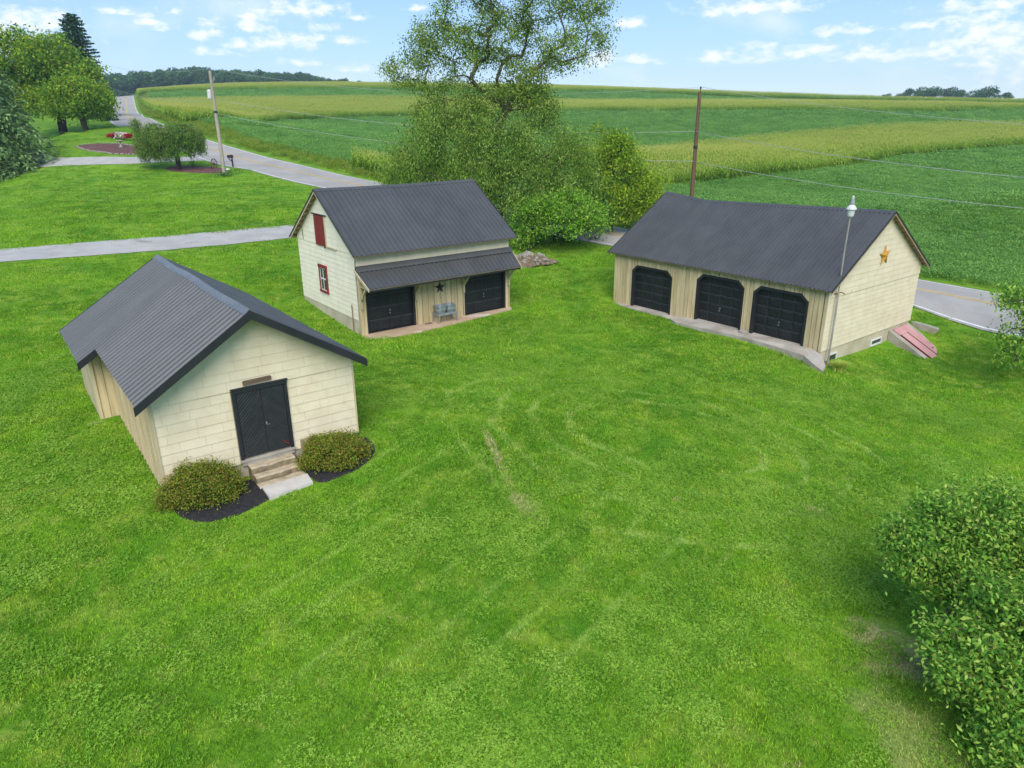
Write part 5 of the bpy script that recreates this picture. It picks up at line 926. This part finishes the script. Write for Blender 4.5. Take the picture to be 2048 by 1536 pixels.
def on_lawn(XY):
    ok = road_dist(XY) < -4.15
    for A_, Bx, mrg in ((S_LOC, S_YAW, (-.02, SW + .02, 0, SL)), (B_LOC, B_YAW, (-.05, BW + .05, -.9, BD + .05)), (G_LOC, G_YAW, (-.05, GL + .03, -.75, GD + .05)), (S_LOC, S_YAW, (1.86, 2.95, -1.36, 0)), (G_LOC, G_YAW, (GL, GL + 2.0, 6.6, 8.7)), (S_LOC, S_YAW, (-.46, 0, 5.5, SL))):
        c_, s_ = math.cos(Bx), math.sin(Bx); u = (XY[:, 0] - A_[0]) * c_ + (XY[:, 1] - A_[1]) * s_; v = -(XY[:, 0] - A_[0]) * s_ + (XY[:, 1] - A_[1]) * c_
        ok &= ~((u > mrg[0]) & (u < mrg[1]) & (v > mrg[2]) & (v < mrg[3]))
    for dd, w_ in ((d1, 1.88), (d2, 1.52)):
        D = np.full(len(XY), 1e9)
        for q in dd[::2]: D = np.minimum(D, (XY[:, 0] - q[0]) ** 2 + (XY[:, 1] - q[1]) ** 2)
        ok &= D > w_ ** 2
    for nm in ('mulch_bed', 'mulch_bed.001', 'mulch_bed.002', 'mulch_bed.003'):
        me = bpy.data.objects[nm].data; n_ = len(me.vertices) // 11; ok &= ~inside(XY, [(v.co.x, v.co.y) for v in me.vertices[:n_]])
    return ok
rs = np.random.RandomState(77); P = []; S = []
for y0, y1, sp, sc in ((3, 16, .30, 1.0), (16, 26, .36, 1.15), (26, 42, .52, 1.6), (42, 60, .80, 2.1), (60, 80, 1.1, 2.2), (80, 102, 1.6, 2.3), (102, 128, 2.4, 2.3)):
    X, Y = np.meshgrid(np.arange(-45 - (60 if y0 > 40 else 0), 32, sp), np.arange(y0, y1, sp)); q = np.c_[X.ravel(), Y.ravel()]; q = q + rs.uniform(-.5, .5, q.shape) * sp
    z = ground_pts(q); q = q[in_view(z, .1, .12)]; P.append(q); S.append(np.full(len(q), sc))
P = np.concatenate(P); S = np.concatenate(S); k = on_lawn(P); P, S = P[k], S[k]
tall = fbm(P, 1.7, 5); bare = np.hypot((P[:, 0] - 7.4) / 1.2, (P[:, 1] - 10.1) / 1.1) < .7 + .5 * (fbm(P, .6, 9) - .5)
k = ~bare | (rs.rand(len(P)) < .25); P, S, tall = P[k], S[k], tall[k]
o = scatter('grass', ground_pts(P), rs.rand(len(P)) * 6.28, S * (.62 + .75 * tall), rs.randint(0, 4, len(P)), GRASS); tag(o, kind='stuff')
# --- clover in the lawn
def clover_patch(seed, n=150, w=.26):
    rs = np.random.RandomState(seed); V = []; F = []
    for i in range(n):
        c_ = np.array([*rs.uniform(-w, w, 2), rs.uniform(.012, .05)]); a0 = rs.rand() * 6.28; tl = rs.normal(size=2) * .35
        for q in range(3):
            a = a0 + q * 2.094; d = np.array([math.cos(a), math.sin(a), 0]); d[2] = d[0] * tl[0] + d[1] * tl[1]; s_ = np.array([-d[1], d[0], -d[1] * tl[0] + d[0] * tl[1]]); r_ = .024; k0 = len(V)
            V += [c_, c_ + d * r_ * .55 + s_ * r_ * .42, c_ + d * r_, c_ + d * r_ * .55 - s_ * r_ * .42]; F.append((k0, k0 + 1, k0 + 2, k0 + 3))
    return plant_object('clover', V, F, m_clover)
q = np.c_[rs.uniform(-16, 20, 34000), rs.uniform(3, 36, 34000)]; n_ = fbm(q, 2.6, 31) + .5 * (fbm(q, .6, 41) - .5); dens = np.clip(.12 + (n_ - .42) * 2.0, .06, .62) * np.clip((37 - np.hypot(q[:, 0], q[:, 1])) / 12, 0, 1)
q = q[rs.rand(len(q)) < dens]; q = q[in_view(ground_pts(q))]; q = q[on_lawn(q)]
o = scatter('clover', ground_pts(q), rs.rand(len(q)) * 6.28, rs.uniform(.75, 1.1, len(q)), rs.randint(0, 3, len(q)), [clover_patch(s) for s in (1, 2, 3)]); tag(o, kind='stuff')
# --- corn
m_corn = leafmat('corn leaves', [(.060, .150, .012), (.16, .31, .022), (.29, .45, .045), (.45, .53, .11)], .35, True, pscale=.12, patch=.45)
m_tassel = leafmat('corn tassels', [(.46, .50, .10), (.60, .58, .16)], .3, True)
def corn_plant(seed):
    rs = np.random.RandomState(seed); V = []; F = []; M_ = []
    def strip(pts, wds, side, mi):
        k0 = len(V)
        for p, w in zip(pts, wds): V.extend([p - side * w, p + side * w])
        for i in range(len(pts) - 1): F.append((k0 + 2 * i, k0 + 2 * i + 1, k0 + 2 * i + 3, k0 + 2 * i + 2)); M_.append(mi)
    for a in (0, PI / 2): strip([np.array([0, 0, 0.]), np.array([0, 0, 1.1]), np.array([.0, 0, 2.05])], (.022, .018, .008), np.array([math.cos(a), math.sin(a), 0]), 0)
    a = rs.rand() * 6.28
    for i in range(11):
        a += PI + rs.normal() * .5; z0 = .25 + i * .155; L = rs.uniform(.6, .85) * (1 if 1 < i < 9 else .7); d = np.array([math.cos(a), math.sin(a), 0]); s_ = np.array([-d[1], d[0], 0]); up_ = rs.uniform(.45, .8)
        pts = [np.array([0, 0, z0]) + d * L * u * .85 + np.array([0, 0, L * (up_ * u - .95 * u * u * u ** .3)]) for u in (0, .3, .62, 1.)]; strip(pts, (.026, .058, .05, .004), s_, 0)
    for i in range(4):
        an = rs.rand() * 6.28; t_ = rs.uniform(.05, .16) if i else 0; d = np.array([math.cos(an), math.sin(an), 0]); strip([np.array([0, 0, 1.98]), np.array([0, 0, 2.16]) + d * t_ * .6, np.array([0, 0, 2.34 - t_ * .5]) + d * t_], (.010, .014, .006), np.array([-d[1], d[0], 0]), 1)
    return plant_object('corn', np.array(V), np.array(F), [m_corn, m_tassel], M_)
CORN = [corn_plant(s) for s in range(5)]
def corn_field(poly, ang, row, sp, scale, seed, maxd=None):
    rs = np.random.RandomState(seed); c_, s_ = math.cos(ang), math.sin(ang); q = np.array(poly); u = q @ [c_, s_]; v = q @ [-s_, c_]
    U, Vv = np.meshgrid(np.arange(u.min(), u.max(), sp), np.arange(v.min(), v.max(), row)); U = U + rs.uniform(-.4, .4, U.shape) * sp; Vv = Vv + rs.normal(size=Vv.shape) * .06
    P = np.c_[U.ravel() * c_ - Vv.ravel() * s_, U.ravel() * s_ + Vv.ravel() * c_]; P = P[inside(P, poly)]
    if maxd: P = P[np.hypot(P[:, 0], P[:, 1]) < maxd]
    P = P[road_dist(P) > 4.6]; G = ground_pts(P, -.03); k = in_view(G + [0, 0, 1.5], .1, .1); G = G[k]; n = len(G)
    o = scatter('corn_field', G, rs.rand(n) * 6.28, scale * rs.uniform(.80, 1.14, n) * (.92 + .16 * fbm(G[:, :2], 9, 3)), rs.randint(0, 5, n), CORN); tag(o, kind='stuff'); return n
nc = [corn_field(CORN_C, .40, .80, .27, 1.0, 1), corn_field(CORN_B, -.06, .76, .30, 1.08, 2), corn_field(CORN_A, -.02, .78, .42, 1.12, 3, 405), corn_field(CORN_D, -.85, .76, .16, 1.0, 4)]
# --- soybeans
m_soy = leafmat('soybean leaves', [(0.088, 0.217, 0.046), (0.15, 0.328, 0.071), (0.223, 0.419, 0.1), (0.302, 0.484, 0.106)], .3, True, pscale=.12)
def soy_patch(seed, n=150, w=.62, leaf=.11):
    rs = np.random.RandomState(seed); C = np.c_[rs.uniform(-w, w, (n, 2)), .62 * rs.rand(n) ** .45 + .06]; V = leaf_quads(C, leaf, rs, aspect=.75, up=1.2); return plant_object('soybean', V, quads(n), m_soy)
SOY = [soy_patch(s) for s in (1, 2, 3)]; P = []; S = []
for d0, d1_, sp, sc in ((30, 75, .62, .9), (75, 130, .85, 1.15), (130, 230, 1.25, 1.6), (230, 350, 1.9, 2.2)):
    X, Y = np.meshgrid(np.arange(-150, 240, sp), np.arange(15, 350, sp)); q = np.c_[X.ravel(), Y.ravel()]; r_ = np.hypot(q[:, 0], q[:, 1]); q = q[(r_ >= d0) & (r_ < d1_)]; q = q + rs.uniform(-.5, .5, q.shape) * sp; q = q[in_view(ground_pts(q), .08, .08)]
    P.append(q); S.append(np.full(len(q), sc))
P = np.concatenate(P); S = np.concatenate(S); rdist = road_dist(P); off = np.interp(P[:, 0], [-45, -8, 5], [8.5, 7.0, 3.9]); k = (rdist > off + .8 * (fbm(P, 3, 8) - .5)) & ~inside(P, CORN_A) & ~inside(P, CORN_B) & ~inside(P, CORN_C) & ~inside(P, CORN_D)
P, S = P[k], S[k]; n = len(P); sv = np.minimum(S, 1.35)
o = scatter('soybean_field', ground_pts(P, -.04), rs.rand(n) * 6.28, S * rs.uniform(.8, 1.1, n) * (.85 + .3 * fbm(P, 5, 12)), rs.randint(0, 3, n), SOY); tag(o, kind='stuff')
# --- weeds along the far verge
m_weed = leafmat('verge weeds', [(.09, .18, .018), (.18, .29, .026), (.28, .37, .05), (.36, .35, .11)], .35, True, pscale=.25)
def weed_patch(seed, n=90, w=.5):
    rs = np.random.RandomState(seed); C = np.c_[rs.uniform(-w, w, (n, 2)), .75 * rs.rand(n) ** .9 + .04]; V = leaf_quads(C, .17, rs, aspect=.35, up=.1, droop=-.8); return plant_object('weed', V, quads(n), m_weed)
ii = rs.rand(9000) * (len(rc) - 1); j = ii.astype(int); nn = normals(rc); off = 4.0 + rs.rand(9000) ** 1.2 * 4.4; P = rc[j] + (rc[j + 1] - rc[j]) * (ii - j)[:, None] + nn[j] * off[:, None]
wd = np.interp(P[:, 0], [-120, -50, -8, 2, 7], [4.5, 4.6, 3.2, 1.2, 0.01]); k = (P[:, 0] < 8) & (off - 4.0 < wd) & (fbm(P, 2.2, 15) * .9 + .25 * (off - 4) / wd > .42); P = P[k]; off = off[k]; P = P[in_view(ground_pts(P))]; n = len(P)
o = scatter('weeds', ground_pts(P, -.03), rs.rand(n) * 6.28, rs.uniform(.35, 1.1, n), rs.randint(0, 3, n), [weed_patch(s) for s in (1, 2, 3)]); tag(o, kind='stuff')
# --- far woods
def far_crown(seed, n=1500):
    rs = np.random.RandomState(seed); L = [(0, 0, .62, .34, .34, .30, n // 3), (0, 0, .22, .42, .42, .22, n // 4)] + [(*(rs.normal(size=2) * .17), rs.uniform(.45, .85), .2, .2, .15, n // 9) for _ in range(6)]
    C = lobe_points(L, rs, .55); C[:, 2] = np.clip(C[:, 2], .04, 1.0); V = leaf_quads(C, .062, rs, aspect=.8, up=.6); return npmesh('far_crown', V, quads(len(C)), m_far)
FAR = [far_crown(s) for s in range(4)]
tb = MB(); tb.tube([(0, 0, -.05), (.01, 0, .25), (0, 0, .6)], [.022, .018, .008], 6); FT = tb.mesh('far_trunk', m_barkd)
rs = np.random.RandomState(90); P = []; SC = []; RL = math.tan(PITCH)
def dirpx(px): return unit(np.array([[(px - 1024) / 1412.69 / math.cos(PITCH) * 1.0, 1.0]]))[0]
def raydir(px, py): return np.array([(px - 1024) / 1412.69, (py - 768) / 1412.69, 1.]) @ CM
prof_x = [150, 175, 200, 240, 290, 330, 400, 450, 500, 560, 600, 650, 690, 728, 745]; prof_y = [152, 150, 141, 144, 136, 134, 129, 135, 136, 138, 141, 150, 154, 162, 168]
for d_, st in ((600, 5.5), (625, 6.5), (655, 7.5)):
    for px in np.arange(120, 742, st * .9):
        px = px + rs.uniform(-2, 2); r_ = raydir(px, np.interp(px, prof_x, prof_y) + abs(rs.normal()) * 7 + (0 if rs.rand() < .5 else 4)); t_ = d_ * rs.uniform(.98, 1.02) / math.hypot(r_[0], r_[1]); p = r_ * t_; z0 = h(p[0], p[1]); P.append((p[0], p[1], z0)); SC.append(max(5, p[2] + CAMZ - z0))
P = np.array(P); srcs = [bpy.data.objects.new('wood_tree', m_) for m_ in FAR]; o = scatter('far_wood', P, rs.rand(len(P)) * 6.28, np.array(SC), rs.randint(0, 4, len(P)), srcs); tag(o, kind='stuff')
RT = [(1775, 186, 3, 'low tree at the left end of the far right tree clump'), (1800, 184, 2, 'second lowest tree near the left end of the far tree clump'), (1826, 176, 0, 'rounded tree in the left part of the far tree clump'), (1846, 170, 1, 'broad crowned tree left of the middle of the far tree clump'), (1872, 169, 2, 'tallest broad tree in the middle of the far tree clump'), (1902, 172, 3, 'tree just right of the gap in the far tree clump'), (1926, 178, 0, 'lower tree between the middle and the tall right tree of the far clump'), (1952, 176, 1, 'tree left of the tall right tree of the far clump'), (1985, 167, 2, 'tall ragged tree near the right end of the far clump'), (2010, 184, 0, 'small tree at the right end of the far tree clump'), (2052, 193, 1, 'tree at the far right edge beyond the fields')]
for i, (px, py, k, lb) in enumerate(RT):
    r_ = raydir(px, py); t_ = (560 + 12 * (i % 3)) / math.hypot(r_[0], r_[1]); p = r_ * t_; z0 = h(p[0], p[1]); s_ = p[2] + CAMZ - z0
    root = empty('far_tree', (p[0], p[1], z0), i * 1.3); root.scale = (s_ * 1.05, s_ * 1.05, s_ * 1.02); tag(root, lb, 'tree', 'trees beyond the far right field'); link('crown', FAR[k], root); link('trunk', FT, root)

# ================================================================== poles, wires, garden things
def utility_pole(xy, ht, m, label, r_=.15, trans=True):
    root = empty('utility_pole', (xy[0], xy[1], h(*xy))); tag(root, label, 'utility pole', 'utility poles along the road')
    b2 = MB(); b2.tube([(0, 0, -.5), (0, 0, ht * .5), (0, 0, ht)], [r_, r_ * .86, r_ * .70], 10); b2.build('pole', m, root)
    b2 = MB(); b2.tube([(.05, 0, ht - .1), (.05, 0, ht + .22)], .025, 6); b2.lathe([(.05, ht + .2), (.075, ht + .24), (.05, ht + .28), (.075, ht + .32), (.04, ht + .38)], (.05, 0, 0), 8); b2.build('insulator', m_blackiron if not trans else m_galv, root)
    if trans:
        b2 = MB(); b2.lathe([(.20, ht - 2.6), (.22, ht - 2.55), (.22, ht - 1.85), (.18, ht - 1.78), (.05, ht - 1.72)], (-.36, 0, 0), 12); b2.build('transformer', m_lampw, root)
        b2 = MB(); b2.tube([(.16, 0, ht - 1.0), (.30, 0, ht - .85), (.34, 0, ht - .55)], .03, 6); b2.build('fuse_arm', m_lampw, root)
        b2 = MB(); b2.tube([(.14, .05, ht - 7.2), (.14, .05, ht - 3.4)], .02, 5); b2.build('ground_wire', m_galv, root)
    b2 = MB(); b2.lathe([(r_ * .95, ht * .61), (r_ * 1.05, ht * .615), (r_ * .95, ht * .63)], n=10); b2.build('band', m_blackiron, root); return root
utility_pole((-30.13, 77.59), 10.15, m_pole, 'weathered grey utility pole with a white transformer beside the road', .19)
utility_pole((14.63, 58.72), 10.6, m_polebr, 'brown utility pole rising behind the garage roof', .18, False)
def wire(a, b_, sag, label, r_=.016):
    a, b_ = Vector(a), Vector(b_); pts = []
    for i in range(25): u = i / 24; p = a.lerp(b_, u); p.z -= 4 * sag * u * (1 - u); pts.append(p)
    q = MB(); q.tube(pts, r_, 5); o = q.build('power_line', m_wire, smooth=True); tag(o, label, 'wire', 'overhead wires along the road')
hz = h(-71.5, 131.9)
lt, lm, ll_ = (-30.04, 77.59, 15.45), (-29.92, 77.6, 12.57), (-29.93, 77.6, 11.2); rt, rm, rl = (14.68, 58.72, h(14.63, 58.72) + 10.95), (14.5, 58.65, 9.35), (14.5, 58.65, 7.11)
wire(lt, rt, 1.3, 'topmost wire between the grey pole and the brown pole', .012); wire(lm, rm, 1.1, 'middle wire between the grey pole and the brown pole'); wire(ll_, rl, 1.0, 'lowest wire between the grey pole and the brown pole')
wire(rt, (39.05, 27.9, 9.0), .8, 'topmost wire running right from the brown pole', .012); wire(rm, (39, 27.9, 6.6), .8, 'middle wire running right from the brown pole over the corn'); wire(rl, (39, 27.9, 5.4), .8, 'lowest wire running right from the brown pole over the beans')
wire((-71.45, 131.9, hz + 9.75), lt, 1.0, 'topmost wire running left from the grey pole', .012); wire((-71.5, 131.9, hz + 6.6), lm, 1.2, 'lower wire running left from the grey pole to the maples')
# mailbox
mb_ = empty('mailbox', (-30.88, 82.3, h(-30.88, 82.3)), -.7); tag(mb_, 'black mailbox on a post at the roadside', 'mailbox')
b2 = MB(); b2.box((-.06, -.06, -.2), (.06, .06, 1.0)); b2.hexa([(-.05, -.05, .55), (.05, -.05, .55), (.05, .05, .55), (-.05, .05, .55), (-.05, -.45, .95), (.05, -.45, .95), (.05, -.35, .98), (-.05, -.35, .98)]); b2.build('post', m_blackiron, mb_)
b2 = MB(); pf_ = [(-.13, 1.0), (.13, 1.0), (.13, 1.18)] + [(.13 * math.cos(a), 1.18 + .13 * math.sin(a)) for a in np.linspace(.3, PI - .3, 7)] + [(-.13, 1.18)]; b2.prism([(x, -.48, z) for x, z in pf_], [(x, .12, z) for x, z in pf_]); box_ = b2.build('mail_box', m_blackiron, mb_)
b2 = MB(); b2.box((.132, -.2, 1.1), (.145, -.16, 1.34)); b2.box((.132, -.2, 1.28), (.145, -.06, 1.35)); b2.build('flag', m_red, box_)
# wagon wheel
ww = empty('wagon_wheel', (-32.6, 81.4, h(-32.6, 81.4) + .5), 1.35); tag(ww, 'old red brown wagon wheel standing on the mulch by the pole', 'wagon wheel')
b2 = MB(); b2.tube([(.55 * math.cos(a), 0, .55 * math.sin(a)) for a in np.linspace(0, 2 * PI, 29)], .045, 6, False); b2.build('rim', m_darkred, ww)
b2 = MB(); b2.tube([(0, -.12, 0), (0, .12, 0)], .09, 8); b2.build('hub', m_darkred, ww)
for k in range(10):
    b2 = MB(); a = k * PI / 5; b2.tube([(.07 * math.cos(a), 0, .07 * math.sin(a)), (.53 * math.cos(a), 0, .53 * math.sin(a))], .022, 5); b2.build('spoke', m_oldwood, ww)
# birdbath
b2 = MB(); b2.lathe([(.24, -.05), (.22, .06), (.10, .14), (.09, .5), (.13, .58), (.42, .68), (.46, .76), (.40, .74), (.05, .68)], n=18); o = b2.build('birdbath', m_conc, smooth=True); o.location = (-46.9, 89.9, h(-46.9, 89.9) + .08); tag(o, 'grey stone birdbath standing in the round mulch bed', 'birdbath')
# stones round the mulch bed: too small to tell apart
q = catmull(MC + [MC[0]], .34); b2 = MB(); rs = np.random.RandomState(5)
for x, y in q: s_ = rs.uniform(.10, .17); b2.lathe([(s_ * .7, -.08), (s_, .05), (s_ * .85, .12), (s_ * .4, .15)], (x + rs.normal() * .04, y + rs.normal() * .04, h(x, y)), 6)
o = b2.build('edging_stones', m_stone); tag(o, kind='stuff')
# red and white flower bed
fb = empty('flower_bed', (-51.9, 99.6, h(-51.9, 99.6)), -.25); tag(fb, 'low bed of red and white flowers on the lawn beside the road', 'flower bed'); rs = np.random.RandomState(6)
x = rs.uniform(-1.75, 1.75, 1500); C = np.c_[x, rs.normal(size=1500) * .32, .15 + .75 * rs.rand(1500) * (1 - .2 * np.abs(x))]; w_ = np.abs(x - .35) < .85; g_ = rs.rand(1500) < .3
leaves_obj('red_flowers', C[~w_ & ~g_], .24, m_red_fl, rs, fb, aspect=.9); leaves_obj('white_flowers', C[w_ & ~g_], .24, m_white_fl, rs, fb, aspect=.9); leaves_obj('leaves', C[g_] - [0, 0, .06], .19, m_darkleaf, rs, fb)
# white stones and small plant by the grey pole
b2 = MB(); b2.lathe([(.18, -.05), (.26, .06), (.2, .18), (.08, .22)], n=8); o = b2.build('stone', m_lampw); o.location = (-30.7, 80.2, h(-30.7, 80.2)); tag(o, 'pale stone on the mulch right of the grey utility pole', 'stone')
C = np.random.RandomState(8).normal(size=(260, 3)) * [.55, .4, .14] + [0, 0, .22]; C[:, 2] = np.abs(C[:, 2]); o = leaves_obj('plant', C, .2, m_darkleaf, np.random.RandomState(9)); o.location = (-30.0, 77.2, h(-30, 77.2)); tag(o, 'dark low plant round the foot of the grey utility pole', 'plant')
C = np.random.RandomState(18).normal(size=(90, 3)) * [.22, .2, .2] + [0, 0, .4]; C[:, 2] = np.abs(C[:, 2]); o = leaves_obj('plant', C, .16, m_darkleaf, np.random.RandomState(9)); o.location = (-35.3, 82.0, h(-35.3, 82.0)); tag(o, 'small dark plant on the mulch right of the weeping tree trunk', 'plant')
# rock pile beside the barn
rp = empty('rock_pile', (1.15, 46.2, h(1.15, 46.2))); tag(rp, 'heap of grey brown rocks and dirt right of the barn under the low tree', 'rock pile'); rs = np.random.RandomState(10)
n, K = 28, 8; V = []
for i in range(K + 1):
    f_ = i / K
    for k in range(n): a = 2 * PI * k / n; r_ = (1 - f_) * (1 + .14 * math.sin(3 * a + 1) + .08 * math.sin(7 * a)); V.append((1.75 * r_ * math.cos(a), 1.1 * r_ * math.sin(a), -.08 + .62 * (1 - (1 - f_) ** 1.6) + rs.normal() * .03))
F = [(i * n + k, i * n + (k + 1) % n, (i + 1) * n + (k + 1) % n, (i + 1) * n + k) for i in range(K) for k in range(n)]; b2 = MB(); b2.add(V, F); b2.build('dirt_mound', m_dirt, rp)
stones = []
for s in range(6):
    b2 = MB(); rr_ = np.random.RandomState(100 + s); prof_ = [(.5, -.3), (.9, 0), (.75, .4), (.35, .62)]; b2.lathe(prof_, n=7); b2.v = [(x * rr_.uniform(.7, 1.2), y * rr_.uniform(.6, 1.1), z * rr_.uniform(.7, 1.2)) for x, y, z in b2.v]; stones.append(b2.mesh('stone', m_stone))
for i in range(85):
    a = rs.rand() * 6.28; r_ = rs.rand() ** .6; o = link('stone', stones[i % 6], rp); s_ = rs.uniform(.07, .2) if i > 14 else rs.uniform(.22, .34); o.location = (1.7 * r_ * math.cos(a), 1.05 * r_ * math.sin(a), -.06 + .60 * (1 - r_ ** 1.6)); o.rotation_euler = (rs.normal() * .4, rs.normal() * .4, rs.rand() * 6.28); o.scale = (s_, s_, s_)
# the hazy air over the fields
hz_m = bpy.data.materials.new('hazy air'); hz_m.use_nodes = True; t = hz_m.node_tree; t.nodes.clear(); o_ = t.nodes.new('ShaderNodeOutputMaterial'); pv = t.nodes.new('ShaderNodeVolumePrincipled')
pv.inputs['Color'].default_value = (.80, .90, 1.0, 1); pv.inputs['Density'].default_value = HAZE; pv.inputs['Anisotropy'].default_value = .3; t.links.new(pv.outputs[0], o_.inputs['Volume'])
if HAZE > 0: b2 = MB(); b2.box((-900, -120, -30), (900, 900, 62)); tag(b2.build('haze', hz_m), kind='stuff')
print('corn', nc)
